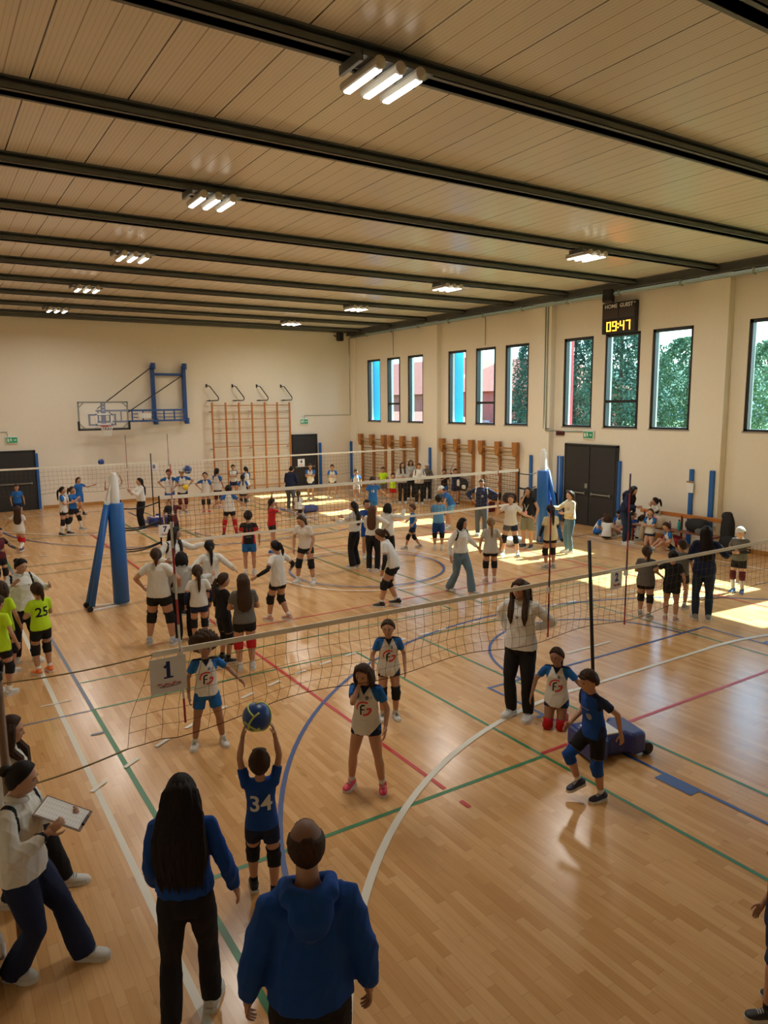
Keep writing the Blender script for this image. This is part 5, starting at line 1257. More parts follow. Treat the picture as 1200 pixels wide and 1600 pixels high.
def text_parts(t, bold=.02):
    me = text_mesh(t, 1.0, bold); bm = bmesh.new(); bm.from_mesh(me); bmesh.ops.triangulate(bm, faces=bm.faces)
    for _ in range(3):
        es = [e for e in bm.edges if e.calc_length() > .16]
        if es: bmesh.ops.subdivide_edges(bm, edges=es, cuts=1, use_grid_fill=False); bmesh.ops.triangulate(bm, faces=bm.faces)
    v = [tuple(q.co) for q in bm.verts]; bm.verts.index_update(); f = [tuple(w.index for w in q.verts) for q in bm.faces]; bm.free(); return [((v, f), 0)]

def run_jobs():
    tmp = []
    for J in JOBS:
        me = J['m'].mesh('tmp', []); o = bpy.data.objects.new('tmp', me); COL.objects.link(o)
        r = o.modifiers.new('r', 'REMESH'); r.mode = 'VOXEL'; r.voxel_size = J['vox']; r.use_smooth_shade = True
        s = o.modifiers.new('s', 'SMOOTH'); s.factor = .6; s.iterations = J['smooth']
        bm = bmesh.new(); bm.from_mesh(me); bmesh.ops.recalc_face_normals(bm, faces=bm.faces); bm.to_mesh(me); bm.free()
        tmp.append(o)
    dg = bpy.context.evaluated_depsgraph_get()
    for J, o in zip(JOBS, tmp):
        me = bpy.data.meshes.new_from_object(o.evaluated_get(dg)); me.name = J['name']
        n = len(me.vertices); co = np.empty(n*3); me.vertices.foreach_get('co', co); co = co.reshape(-1, 3)
        if J.get('fold'):
            no = np.empty(n*3); me.vertices.foreach_get('normal', no); no = no.reshape(-1, 3); rs = np.random.RandomState(n % 9973)
            dd = np.zeros(n); co2 = co*np.array([1, 1, .55])
            wv = rs.normal(size=(3, 3))*5; warp = np.stack([np.sin(co2 @ wv[i]+i) for i in range(3)], 1)*.05
            for k_ in range(6):
                kv = rs.normal(size=3); kv = kv/np.linalg.norm(kv)*rs.uniform(22, 60); dd += (1-np.abs(np.sin((co2+warp) @ kv+rs.rand()*6)))**1.8
            co = co+no*((dd/6-.40)*2.9*J['fold'])[:, None]; me.vertices.foreach_set('co', co.ravel())
        for q_ in J['mats']: me.materials.append(q_)
        if J.get('paint'):
            nf = len(me.polygons); ce = np.empty(nf*3); me.polygons.foreach_get('center', ce); me.polygons.foreach_set('material_index', J['paint'](ce.reshape(-1, 3)))
        if J.get('extra') is not None:
            x = J['extra']; bm = bmesh.new(); bm.from_mesh(me); t2 = x.mesh('t', []); bm.from_mesh(t2); bm.to_mesh(me); bm.free(); bpy.data.meshes.remove(t2)
        me.polygons.foreach_set('use_smooth', [True]*len(me.polygons)); me.update()
        ob = bpy.data.objects.new(J['name'], me); COL.objects.link(ob); ob.parent = J['parent']
        for p in J.get('prints', ()):
            k_, cx, cz, sz, back, colr, nm = p[:7]
            parts = FG if k_ == 'FG' else text_parts(k_)
            project(parts, ob, J['frame'], cx, cz, sz, back, [MAT[c_] if isinstance(c_, str) else c_ for c_ in colr], nm, p[7] if len(p) > 7 else 0)
    for o in tmp:
        me = o.data; bpy.data.objects.remove(o); bpy.data.meshes.remove(me)
# ------------------------------------------------------------------ wardrobe
FGP = (('FG', 0, -.150, .078, False, ('red_print', 'cloth_black'), 'club_emblem'), ('@ ~', -.035, -.066, .035, False, ('navy_print',), 'chest_mark'), ('~~~~', 0, -.235, .03, False, ('cloth_ltgrey',), 'faint_lettering'))
def FGJ(p=True, hem=-.18): return dict(k='jersey', c='white', c2='blue', c3='navy', pat='fg', hem=hem, prints=FGP if p else ())
def tee(c, hem=-.18, **k): return dict(k='tee', c=c, hem=hem, **k)
def jacket(c='white', pat='coach', c2='navy', **k): return dict(k='jacket', c=c, c2=c2, pat=pat, **k)
SHB = dict(k='tight', c='black', len=.42); SHN = dict(k='shorts', c='navy', len=.55); SHK = dict(k='shorts', c='black', len=.55)
TRB = dict(k='trousers', c='black')
ws = ('white', 'ankle'); bs_ = ('black', 'ankle'); wt_ = ('white', 'tall')
G1, G2, G3, G4, G5 = 'players on the nearest court', 'players gathered behind the foreground net', 'players and coaches around the middle net', 'players near the far net', 'children sitting by the window wall'
MP = make_person
# ------------------------------------------------------------------ nearest court
man = MP('person from behind in a blue hooded sweatshirt, thinning dark hair, nearest the camera', at(478, 1286, 1.84), 184, h=1.84, arms=(((.20, .14, -.955), (.5, -.8, 0)), ((.19, .10, -.965), (.5, -.8, 0))), hair=('balding', 'brown'), top=dict(k='hoodie', c='royal', hem=-.12), bottom=TRB, shoes='white', build=1.06, female=False, head=(0, 3), finger=.6, neckk=1.35, shdrop=.028)
MP('person from behind with very long dark hair, blue sweatshirt and black trousers', at(303, 1592), 168, h=1.66, arms=(((.10, .30, -.92), (.3, -.8, 0)), ((.26, .16, -.93), (.4, -.8, 0))), build=.92, legs='stagger2', hair=('long', 'black'), top=dict(k='jacket', c='royal', hem=.02, pat=''), bottom=dict(k='trousers', c='black'), shoes='white', head=(-6, 10), hairw=1.45, hairl=.68)
boy = MP('person in blue jersey 34 holding a volleyball overhead, seen from behind', at(412, 1398), 178, h=1.25, arms=(((.02, .20, .96), (.9, .3, 0), (-.9, .1, 0)), ((.02, .20, .96), (.9, .3, 0), (-.9, .1, 0))), legs='stagger', hair=('short', 'brown'), top=dict(k='jersey', c='royal', hem=-.16, prints=(('34', 0, -.135, .175, True, ('cloth_white',), 'back_number'),)), bottom=SHN, pads='black', socks=bs_, shoes='black', head=(0, -6), female=False, finger=.9, skin='m', lean=-3)
hh = [boy.world(q[0]) for q in boy.hands]; mid = (hh[0]+hh[1])/2
BALL_SERVE = ball('large blue volleyball with lime stripes held overhead by the boy in jersey 34', (mid.x, mid.y+.02, mid.z+.085), .112, (BALLB, BALLY), (.5, .3, .4))
MP('person in white and blue jersey and pink shoes, hand raised to her cheek', at(574, 1231), -14, h=1.37, arms=('relax', ((-.22, .26, .20), (.35, .5, -1))), legs='wide', hair=('bob', 'brown'), top=FGJ(), bottom=dict(k='tight', c='navy', len=.3), socks=ws, shoes='pink', head=(10, 16), group=G1)
MP('person in white and blue jersey, black knee pads, white shoes, behind the net', at(608, 1122), 6, h=1.29, arms=('relax', 'relax'), legs='stand', hair=('tail', 'brown'), top=FGJ(), bottom=dict(k='tight', c='black', len=.3), pads='black', socks=ws, shoes='white', head=(12, 4), group=G1)
MP('person with a curly afro in white and blue jersey, blue shorts', at(327, 1164), 4, h=1.30, arms=('out', 'relax'), legs='wide', hair=('afro', 'brown'), skin='d', top=FGJ(hem=-.14), bottom=dict(k='shorts', c='blue', c2='white', pat='', len=.6), socks=ws, shoes='white', head=(-4, 2), female=False, group=G1)
MP('tall person in white tracksuit top with long brown hair, hands behind the back', at(812, 1119), -22, h=1.78, arms=('behind', ((.12, -.24, -.72), (.8, -.6, 0))), legs='stand', hair=('longfront', 'brown'), top=jacket(pat='', hem=-.08, prints=(('V', 0, -.09, .06, False, ('navy_print',), 'chest_mark'),)), bottom=dict(k='trousers', c='black'), shoes='white', head=(12, 8))
kn = at(868, 1137)
MP('person in white and blue jersey with red knee pads kneeling on the floor', kn, -8, h=1.34, arms=(((.62, .35, -.25), (.4, -.3, -.8)), ((.42, .05, -.85), (.6, -.5, 0))), legs=((-.055, -.20, -.015, 0), (.075, -.19, -.015, 0)), pel=(0, -.02, .262), knee_hint=((0, 1, -.6), (0, 1, -.6)), foot_pitch=(75, 75), hair=('tail', 'brown'), skin='d', top=FGJ(hem=-.2), bottom=dict(k='tight', c='navy', len=.3), pads='red', socks=('red', 'tall'), shoes='red', head=(14, 6), group=G1)
MP('person in blue jersey and black shorts running to the left with blue knee pads', at(930, 1246), -52, h=1.35, arms=(((.16, -.35, -.86), (.3, -1, 0)), ((.10, .40, -.72), (.3, -1, -.2))), legs=((-.045, -.02, 0, 4), (.06, .10, .075, -4)), hair=('boy', 'brown'), top=dict(k='jersey', c='royal', c2='navy', hem=-.14, pat='shoulders', prints=(('~~~~', 0, -.085, .05, False, ('cloth_ltgrey',), 'chest_lettering'), ('@', -.035, -.135, .06, False, ('cloth_ltgrey',), 'chest_mark'))), bottom=dict(k='shorts', c='black', len=.72), pads='royal', socks=ws, shoes='navy', lean=8, head=(-4, 8), female=False, foot_pitch=(0, 15), group=G1)
MP('person in dark shorts mostly cut off by the right edge of the picture', at(1212, 1581), -70, h=1.22, arms=('relax', ((.22, .16, -.92), (.4, -.8, 0))), legs='stagger', hair=('boy', 'black'), top=tee('navy', -.1), bottom=dict(k='shorts', c='denimdark', len=.8), socks=bs_, shoes='black', female=False)
# ------------------------------------------------------------------ left edge
clip = MP('person in white tracksuit top and wide navy trousers writing on a clipboard', at(62, 1514), 62, h=1.62, arms=(((.06, .50, -.30), (.5, -.4, -.8)), ((-.02, .50, -.22), (.6, -.4, -.8))), legs=((-.06, .17, 0, 0), (.05, -.09, 0, -8)), pel=(0, -.035, .505), hair=('bun', 'black'), top=jacket(c2='black', hem=-.06), bottom=dict(k='wide', c='navy'), shoes='white', head=(-8, 8), lean=2, finger=.9, build=1.08)
t = thing('clipboard', 'clipboard with a white score sheet held by the person at the left edge', 'clipboard', tuple((clip.world(clip.hands[0][0])+clip.world(clip.hands[1][0]))/2+Vector((-.01, .05, .01))), clip.root.rotation_euler[2]-.1)
t.rotation_euler = (-.42, 0, clip.root.rotation_euler[2]+.05)
b = MB(); b.box(-.125, .125, -.165, .165, -.004, 0); bevel(b.build('board', [mat('board_brown', (.14, .07, .03), .5)], t), .002)
b = MB(); b.box(-.108, .108, -.155, .145, .0005, .002); b.m = 1
for k in range(15): b.box(-.095, .095, -.14+k*.019, -.139+k*.019, .002, .0024)
for x_ in (-.095, -.05, .0, .05, .095): b.box(x_-.0005, x_+.0005, -.14, .127, .002, .0024)
b.build('score_sheet', [PAPER, mat('ink_grey', (.3, .3, .33), .7)], t)
b = MB(); b.box(-.05, .05, .145, .165, 0, .012); b.build('clip', [BLACK], t)
MP('person with glasses and long brown hair, half hidden behind the clipboard holder', at(46, 1402), 74, h=1.62, arms=('down', 'down'), legs=((-.06, .16, 0, 0), (.05, -.08, 0, -8)), pel=(0, -.04, .505), hair=('longfront', 'brown'), top=jacket('white', pat='', hem=-.06), bottom=TRB, shoes='white', head=(0, 8))
MP('person in white tracksuit top with raised hand facing the lime jerseys', at(43, 1032), 22, h=1.64, arms=(((.30, .50, -.30), (.6, -.4, -.8)), ((.10, .44, -.10), (.6, -.2, -.9))), legs='stagger', hair=('bun', 'black'), top=jacket(c2='black', hem=-.06, prints=(('v', -.045, -.085, .05, False, ('cloth_black',), 'chest_mark'),)), bottom=TRB, shoes='white', head=(-14, 14))
MP('person in lime jersey 25 with orange shoes beside the white tracksuit coach', at(70, 1052), 206, h=1.38, arms=('belly', 'belly'), legs='stand', hair=('pony', 'brown'), top=dict(k='jersey', c='lime', hem=-.16, prints=(('25', .0, -.125, .19, True, ('cloth_black',), 'back_number'),)), bottom=SHK, pads='black', socks=ws, shoes='orange', head=(0, 8))
MP('person in long lime jersey cut by the left edge, seen from the side', at(6, 1085), 140, h=1.40, arms=('relax', 'relax'), hair=('short', 'brown'), top=dict(k='jersey', c='lime', hem=-.30, flare=1.5), bottom=SHK, pads='black', socks=ws, shoes='white', head=(0, 10), female=False)
MP('person in lime jersey half hidden behind the one at the left edge', at(12, 1052), 150, h=1.40, arms=('relax', 'relax'), hair=('bob', 'brown'), top=dict(k='jersey', c='lime', hem=-.2), bottom=SHK, pads='black', socks=ws, shoes='white')
MP('person in maroon jersey and black shorts at the left edge, dark arm sleeves', at(3, 920), 30, h=1.36, arms=(((.42, .42, -.52), (.6, -.5, -.6)), 'belly'), hair=('pony', 'black'), top=dict(k='jersey', c='maroon', c2='black', pat='shoulders', hem=-.12), bottom=SHK, sleeves='slate', pads='black', socks=ws, shoes='grey', head=(-20, 8))
MP('small person in a long white shirt walking at the left, back to the camera', at(33, 862), 160, h=1.30, arms=('out', 'swing'), legs='walk', hair=('long', 'brown'), top=dict(k='tee', c='white', c2='blue', pat='', hem=-.24), bottom=dict(k='tight', c='white', len=.4), pads='red', socks=wt_, shoes='navy', group=G4)
MP('person in blue jersey standing before the dark left door', at(30, 815), 10, h=1.30, arms=('relax', 'relax'), hair=('boy', 'brown'), top=dict(k='jersey', c='blue', hem=-.15, prints=(('@', 0, -.12, .07, False, ('cloth_sky',), 'chest_mark'),)), bottom=SHN, socks=ws, shoes='white', female=False, group=G4)

FGN = lambda: FGJ(False)
MP('person with black ponytail in white and blue jersey, facing right, leftmost of three', at(102, 836), 75, h=1.50, arms=('hold', 'hold'), legs='stagger', hair=('tail', 'black'), top=FGN(), bottom=SHB, pads='black', socks=wt_, shoes='black', group=G4)
MP('person in bright blue top and black shorts beside the black-ponytail player', at(116, 829), 60, h=1.44, arms=('hold', 'chest'), legs='lunge', hair=('pony', 'brown'), top=dict(k='jersey', c='blue', hem=-.12, prints=(('@', 0, -.13, .08, False, ('cloth_white',), 'chest_mark'),)), bottom=SHK, pads='black', socks=wt_, shoes='grey', group=G4)
MP('person in all blue kit stretching an arm to the right below the flying ball', at(126, 804), 40, h=1.42, arms=(((.85, .35, -.12), (.2, -.3, -.8)), 'relax'), legs='walk2', hair=('pony', 'brown'), top=dict(k='jersey', c='blue', hem=-.15), bottom=dict(k='shorts', c='blue', len=.7), socks=bs_, shoes='black', group=G4)
MP('person almost hidden behind the white top of the left net post, arm raised', at(184, 812), 0, h=1.42, arms=('up', ((.42, .3, .35), (.6, .2, -1))), hair=('boy', 'black'), top=tee('white'), bottom=SHK, socks=ws, shoes='white', female=False, group=G4)
MP('person with long black hair and white top clapping beside the blue base', at(223, 827), -70, h=1.66, arms=('clap', 'clap'), hair=('long', 'black'), top=jacket('white', pat='', hem=-.04), bottom=TRB, shoes='black', group=G4)
MP('person with hands on hips in white and blue jersey behind the far net', at(267, 802), -6, h=1.62, kid=.6, arms=('hips', 'hips'), hair=('boy', 'black'), top=FGN(), bottom=dict(k='shorts', c='blue', len=.6), socks=ws, shoes='grey', female=False, group=G4)
cy_ = MP('person wearing a white cap holding a yellow ball near the far net', at(287, 802), 8, h=1.66, kid=.6, arms=('hips', 'belly'), hair=('cap', 'lbrown'), top=FGN(), bottom=SHB, pads='maroon', socks=ws, shoes='grey', group=G4)
q_ = cy_.world(cy_.N+cy_.fw*.26-cy_.up*.36-cy_.rt*.08)
ball('yellow ball held against the belly of the white-capped kid', tuple(q_), .10, (YEL, YEL))
MP('person in black and maroon jersey behind the middle net, next to the striped antenna', at(272, 856), 4, h=1.44, arms=(((.32, .30, .22), (.6, .2, -1)), 'relax'), hair=('boy', 'black'), top=dict(k='jersey', c='black', c2='maroon', pat='right', hem=-.2, prints=(('~28~', 0, -.15, .10, False, ('cloth_ltgrey',), 'chest_number'),)), bottom=SHK, socks=bs_, shoes='black', female=False, group=G3)
# ------------------------------------------------------------------ huddle behind the foreground net
MP('person in white T-shirt and black shorts with black knee pads, leftmost of the huddle', at(252, 1007), 160, h=1.63, arms=(((.30, .26, -.70), (.7, -.6, 0)), ((.30, .26, -.70), (.7, -.6, 0))), legs='wide', hair=('pony', 'brown'), top=tee('white', -.12), bottom=SHB, pads='black', socks=ws, shoes='lilac', head=(-30, 8), build=1.12, group=G2)
MP('tall coach in white tracksuit top with arms spread around the huddle', at(276, 962), 40, h=1.70, arms=(((.80, .42, -.12), (.2, -.3, -.8)), ((.35, .42, -.45), (.6, -.4, -.8))), legs='stand', hair=('longfront', 'black'), skin='d', top=jacket(c2='black'), bottom=TRB, shoes='black', head=(-34, 12), group=G2, name='person')
MP('person in grey-white sweatshirt and black trousers, back to the camera, in the huddle', at(290, 1000), 184, h=1.52, arms=('relax', ((.70, .25, -.35), (.3, -.5, -.7))), hair=('bob', 'black'), top=dict(k='jacket', c='ltgrey', hem=-.04, pat=''), bottom=TRB, shoes='black', head=(0, 8), group=G2)
MP('person with a dark braid in white sweatshirt at the back of the huddle', at(333, 978), 190, h=1.56, arms=('out', 'out'), hair=('tail', 'black'), top=dict(k='jacket', c='white', hem=-.08, pat=''), bottom=SHB, pads='black', socks=ws, shoes='white', group=G2)
MP('person in short white T-shirt with black arm sleeves and ponytail in the huddle', at(314, 1007), 188, h=1.34, arms=('relax', 'relax'), hair=('tail', 'brown'), top=tee('white', -.12), bottom=dict(k='tight', c='navy', len=.4), pads='black', sleeves='navy', socks=ws, shoes='white', group=G2)
MP('person in black jersey and black shorts looking right, in the huddle', at(352, 1034), 120, h=1.40, arms=('belly', 'belly'), hair=('tail', 'brown'), top=dict(k='jersey', c='black', hem=-.16), bottom=dict(k='shorts', c='black', len=.7), pads='black', socks=bs_, shoes='black', head=(10, 6), group=G2)
MP('person in dark grey T-shirt with long brown hair and red knee pads', at(385, 1046), 186, h=1.46, arms=('belly', 'belly'), legs='stand', hair=('long', 'brown'), top=tee('grey', -.16), bottom=SHB, pads='red', socks=ws, shoes='white', build=1.1, group=G2)
MP('person in white T-shirt with black arm sleeves and high ponytail walking left', at(436, 971), -135, h=1.52, arms=('out', 'out'), legs=((-.05, .10, 0, 0), (.05, -.12, .03, 0)), hair=('pony', 'black'), top=tee('white', -.26), bottom=SHB, pads='black', sleeves='black', socks=ws, shoes='rose', head=(0, 12), group=G3)
MP('person in black and red jersey with blue shorts, back to the camera', at(391, 898), 178, h=1.50, kid=.7, arms=('belly', 'relax'), hair=('boy', 'black'), top=dict(k='jersey', c='black', c2='red', pat='sides', hem=-.16, prints=(('11', 0, -.11, .13, True, ('cloth_red',), 'back_number'), ('~~~~', 0, -.20, .05, True, ('cloth_ltgrey',), 'back_lettering'))), bottom=dict(k='shorts', c='blue', len=.62), socks=ws, shoes='white', female=False, group=G3)
MP('person in red and black jersey seen from the side, hand to the head', at(426, 864), 110, h=1.46, arms=('up', 'face'), legs='stagger', hair=('boy', 'black'), top=dict(k='jersey', c='red', c2='black', pat='right', hem=-.16), bottom=SHK, socks=ws, shoes='blue', female=False, group=G3)
MP('person in white T-shirt and black knee pads bending forward, head turned left', at(478, 911), -25, h=1.58, arms=(((.08, .28, -.90), (.5, -.6, 0)), ((.1, .3, -.88), (.5, -.6, 0))), legs='wide', lean=24, hair=('tail', 'brown'), top=tee('white', -.14), bottom=SHB, pads='black', socks=ws, shoes='white', head=(14, 6), group=G3)
MP('person with tall red socks and black shorts, seen from behind', at(360, 838), 178, h=1.56, kid=.7, arms=('out', 'out'), legs='wide', hair=('bun', 'black'), top=dict(k='jersey', c='white', c2='blue', c3='navy', pat='fg', hem=-.06), bottom=SHB, pads='red', socks=('red', 'tall'), shoes='black', group=G4)
MP('person in white and blue jersey with red shoes under the climbing frame', at(323, 801), -4, h=1.50, kid=.8, arms=('relax', 'hips'), hair=('tail', 'black'), top=FGN(), bottom=SHB, pads='black', socks=ws, shoes='red', group=G4)
MP('person with ponytail turned right in white jersey and black shorts under the climbing frame', at(341, 794), 150, h=1.54, kid=.8, arms=('chest', 'relax'), hair=('pony', 'black'), top=FGN(), bottom=SHB, pads='maroon', socks=ws, shoes='rose', group=G4)
MP('person in dark and white jersey facing the camera before the climbing frame, arms folded', at(366, 779), 0, h=1.44, arms=('cross', 'cross'), hair=('boy', 'brown'), top=dict(k='jersey', c='white', c2='navy', pat='shoulders', hem=-.14), bottom=SHN, socks=ws, shoes='white', female=False, group=G4)
MP('person with dark ponytail in profile, rightmost by the climbing frame', at(386, 785), 215, h=1.46, arms=('belly', 'belly'), hair=('pony', 'black'), top=FGN(), bottom=dict(k='shorts', c='navy', len=.6), socks=ws, shoes='white', group=G4)
MP('smaller person with long dark ponytail, back turned, before the climbing frame', at(381, 797), 182, h=1.34, arms=('relax', 'relax'), hair=('tail', 'black'), top=FGN(), bottom=SHB, pads='black', socks=ws, shoes='white', group=G4)
MP('tall person in dark blue top and jeans bending forward before the back door', at(455, 799), 150, h=1.70, arms=('hold', 'hold'), lean=14, hair=('short', 'black'), top=dict(k='jacket', c='navy', pat='', hem=-.1), bottom=dict(k='jeans', c='slate'), shoes='grey', female=False, head=(0, 12), group=G4)
MP('person in white and blue jersey with arms folded, in front of the back door', at(486, 781), -8, h=1.50, arms=('cross', 'cross'), hair=('boy', 'brown'), top=FGN(), bottom=SHN, socks=ws, shoes='grey', female=False, group=G4)
MP('person in white and navy jersey with joined hands between back door and wall bars', at(520, 778), 0, h=1.42, arms=('belly', 'belly'), legs='wide', hair=('boy', 'brown'), top=FGN(), bottom=dict(k='shorts', c='navy', len=.3), socks=ws, shoes='white', female=False, group=G4)
MP('person in white and navy jersey in front of the far corner wall bars', at(557, 783), 6, h=1.30, arms=('relax', 'relax'), hair=('boy', 'black'), top=FGN(), bottom=dict(k='shorts', c='white', len=.6), socks=ws, shoes='white', female=False, group=G4)
MP('person in blue jersey 16 with back turned, before the corner wall bars', at(583, 815), 176, h=1.52, kid=.8, arms=('relax', 'out'), hair=('boy', 'brown'), top=dict(k='jersey', c='blue', c2='sky', pat='', hem=-.2, prints=(('16', 0, -.12, .13, True, ('cloth_white',), 'back_number'),)), bottom=dict(k='shorts', c='blue', len=.6), socks=ws, shoes='white', female=False, group=G4)
MP('person crouching with white shirt beside the small blue base at the far net', at(467, 806), 178, h=1.30, arms=('forward', 'forward'), legs=((-.10, .06, 0, 20), (.10, .06, 0, -20)), pel=(0, -.08, .20), lean=14, hair=('tail', 'brown'), top=tee('white', -.1), bottom=SHB, socks=ws, shoes='white', group=G4)
# ------------------------------------------------------------------ middle court
MP('person with long black hair and wide black trousers, arms stretched to the left', at(555, 886), -120, h=1.60, arms=(((.10, .82, -.30), (.4, 0, -1)), ((.15, .86, -.28), (.4, 0, -1))), legs='stand', hair=('long', 'black'), top=dict(k='jacket', c='white', pat='', hem=-.02), bottom=dict(k='wide', c='black'), shoes='grey', group=G3)
MP('person with long light brown hair in a white top, between the two dark-haired ones', at(583, 893), 165, h=1.58, arms=('chest', 'hips'), hair=('long', 'lbrown'), top=dict(k='jacket', c='white', pat='', hem=-.04), bottom=dict(k='trousers', c='black'), shoes='white', group=G3)
MP('person with short dark hair in white top reaching up to the right', at(606, 886), 140, h=1.56, arms=('point', ((.15, .80, .28), (.4, 0, -1))), hair=('bob', 'black'), top=dict(k='jacket', c='white', pat='', hem=-.1), bottom=TRB, shoes='black', group=G3)
MP('person in blue top with a dark visor, hidden behind the long-haired group', at(574, 872), 20, h=1.52, kid=.6, arms=('face', 'forward'), hair=('short', 'black'), top=dict(k='jersey', c='royal', hem=-.18), bottom=dict(k='shorts', c='royal', len=.6), socks=ws, shoes='white', female=False, group=G3)
MP('person in long white T-shirt with black sleeves bending to the left in mid court', at(598, 947), -105, h=1.62, arms=(((.08, .20, -.92), (.5, -.6, 0)), ((.08, .32, -.88), (.5, -.6, 0))), legs=((-.05, .0, 0, 0), (.06, -.17, .02, 0)), lean=30, hair=('pony', 'brown'), top=tee('white', -.14), bottom=SHB, pads='black', sleeves='black', socks=ws, shoes='black', head=(0, 10), group=G3)
MP('small person in blue jersey striding to the left beyond the middle net', at(645, 857), -80, h=1.26, arms=('out', 'out'), legs=((-.05, .16, 0, 0), (.05, -.17, .01, 0)), hair=('boy', 'lbrown'), top=dict(k='jersey', c='blue', hem=-.12), bottom=SHN, pads='black', socks=('ltgrey', 'ankle'), shoes='grey', female=False, group=G3)
MP('person in light blue jersey and long blue shorts, back turned, beyond the middle net', at(685, 859), 182, h=1.50, kid=.7, arms=('hold', 'hold'), hair=('short', 'black'), top=dict(k='jersey', c='sky', c2='navy', pat='', hem=-.1), bottom=dict(k='shorts', c='royal', len=.85), pads='black', socks=ws, shoes='white', female=False, lean=10, group=G3)
MP('person in blue jersey and white cap bending forward beyond the middle net', at(700, 826), -70, h=1.48, arms=('knees', 'knees'), lean=48, hair=('cap', 'brown'), top=dict(k='jersey', c='blue', hem=-.12), bottom=dict(k='shorts', c='sky', len=.8), socks=ws, shoes='white', female=False, group=G3)
MP('person in navy tracksuit with white shoulder piping, hands on hips, before the wall bars', at(752, 836), -6, h=1.68, arms=('hips', 'hips'), legs='stand', hair=('short', 'brown'), top=jacket('navy', c2='white', hem=-.06, prints=(('@', -.02, -.12, .07, False, ('cloth_ltgrey',), 'chest_mark'),)), bottom=dict(k='trousers', c='slate'), shoes='white', female=False, build=1.1, group=G3)
w65 = MP('person in white tracksuit top and flared jeans striding to the right, phone in hand', at(719, 925), 50, h=1.62, arms=(((.42, .28, -.68), (.5, -.6, -.3)), ((.30, .0, -.90), (.5, -.6, 0))), legs=((-.04, .16, 0, 4), (.045, -.15, .01, -4)), hair=('bob', 'black'), top=jacket(c2='black', hem=-.04), bottom=dict(k='wide', c='denim'), shoes='grey', head=(-14, 10), group=G3)
MP('person with a long blond ponytail in a big pale T-shirt, back to the camera', at(766, 910), 190, h=1.44, arms=('relax', 'relax'), hair=('tail', 'blond'), top=tee('ltgrey', -.24), bottom=SHB, pads='black', socks=ws, shoes='rose', head=(0, 4), group=G3)
MP('sunlit person in white T-shirt holding out a hand at the right post', at(797, 868), -10, h=1.58, arms=(((.72, .20, -.45), (.3, -.5, -.8)), ((.30, .28, .1), (.6, .2, -1))), legs='wide', hair=('pony', 'lbrown'), skin='l', top=tee('white', -.10), bottom=dict(k='tight', c='slate', c2='navy', pat='left', len=.45), pads='black', socks=ws, shoes='grey', group=G3)
lan = MP('person in black top and khaki shorts with a lanyard, hand at the mouth', at(824, 856), -24, h=1.66, arms=('relax', 'chin'), legs='stand', hair=('loose', 'black'), top=dict(k='tank', c='black', hem=-.06, sl=.25), bottom=dict(k='shorts', c='khaki', len=.95), socks=None, shoes='black', group=G3)
b = MB(); n0, f0, u0, r0, hq = lan.N, lan.fw, lan.up, lan.rt, lan.h
for s_ in (-1, 1): b.tube([tuple(n0+r0*s_*.055*hq+u0*.0), tuple(n0+r0*s_*.04*hq+f0*.068*hq-u0*.09*hq), tuple(n0+f0*.082*hq-u0*.20*hq)], .006, n=4)
ly = b.build('lanyard', [WHITE], lan.root)
b = MB(); c_ = n0+f0*.088*hq-u0*.235*hq; b.ball(tuple(c_), (.045, .012, .06), 8, 6); b.build('badge', [mat('badge_pink', (.8, .35, .38), .5)], ly)
MP('person in long cream T-shirt and dark arm sleeves right of the post', at(859, 889), -150, h=1.54, kid=.7, arms=('relax', 'belly'), legs='stand', hair=('tail', 'black'), top=tee('tan', -.22), bottom=SHB, pads='black', sleeves='black', socks=ws, shoes='grey', head=(10, 6), group=G3)
MP('person in pale jacket and light jeans standing in the sun patch', at(889, 864), -60, h=1.64, arms=('belly', 'forward'), legs='stand', hair=('long', 'brown'), skin='l', top=dict(k='jacket', c='cream', pat='', hem=-.02), bottom=dict(k='jeans', c='denim'), shoes='white', group=G3)
# ------------------------------------------------------------------ by the wall bars
MP('person in lime jersey between the two corner wall bars, taller one', at(599, 781), 0, h=1.36, arms=('relax', 'relax'), hair=('boy', 'brown'), top=dict(k='jersey', c='lime', hem=-.16), bottom=dict(k='shorts', c='grey', len=.7), socks=ws, shoes='grey', female=False, group=G4)
MP('shorter person in lime jersey and red shorts beside the taller lime one', at(614, 786), 10, h=1.2, arms=('relax', 'relax'), hair=('boy', 'black'), top=dict(k='jersey', c='lime', hem=-.16), bottom=dict(k='shorts', c='red', len=.7), socks=ws, shoes='grey', female=False, group=G4)
for px_, py_, h_, c_, lb, hr_ in ((629, 786, 1.62, 'ltgrey', 'adult in pale top and light jeans standing by the second wall bars', 'loose'), (642, 780, 1.62, 'ltgrey', 'adult in pale top and black trousers by the second wall bars', 'bob'), (655, 787, 1.60, 'white', 'adult in white and black jacket by the second wall bars', 'short'), (667, 782, 1.52, 'grey', 'adult in grey top and black trousers next to the blue padded pilaster', 'cap')):
    MP(lb.replace('adult', 'person'), at(px_, py_), 10, h=h_, kid=0, arms=('belly', 'belly'), hair=(hr_, 'brown'), top=dict(k='jacket', c=c_, c2='black', pat='coach' if c_ == 'white' else '', hem=-.06), bottom=dict(k='jeans', c='denim') if px_ == 631 else TRB, shoes='white', female=px_ != 669, group=G4)
MP('person in dark top and blue shorts near the third wall bars', at(694, 785), 4, h=1.34, arms=('relax', 'chest'), hair=('boy', 'brown'), top=dict(k='jersey', c='black', c2='maroon', pat='band', hem=-.14), bottom=dict(k='shorts', c='blue', len=.6), socks=ws, shoes='black', female=False, group=G4)
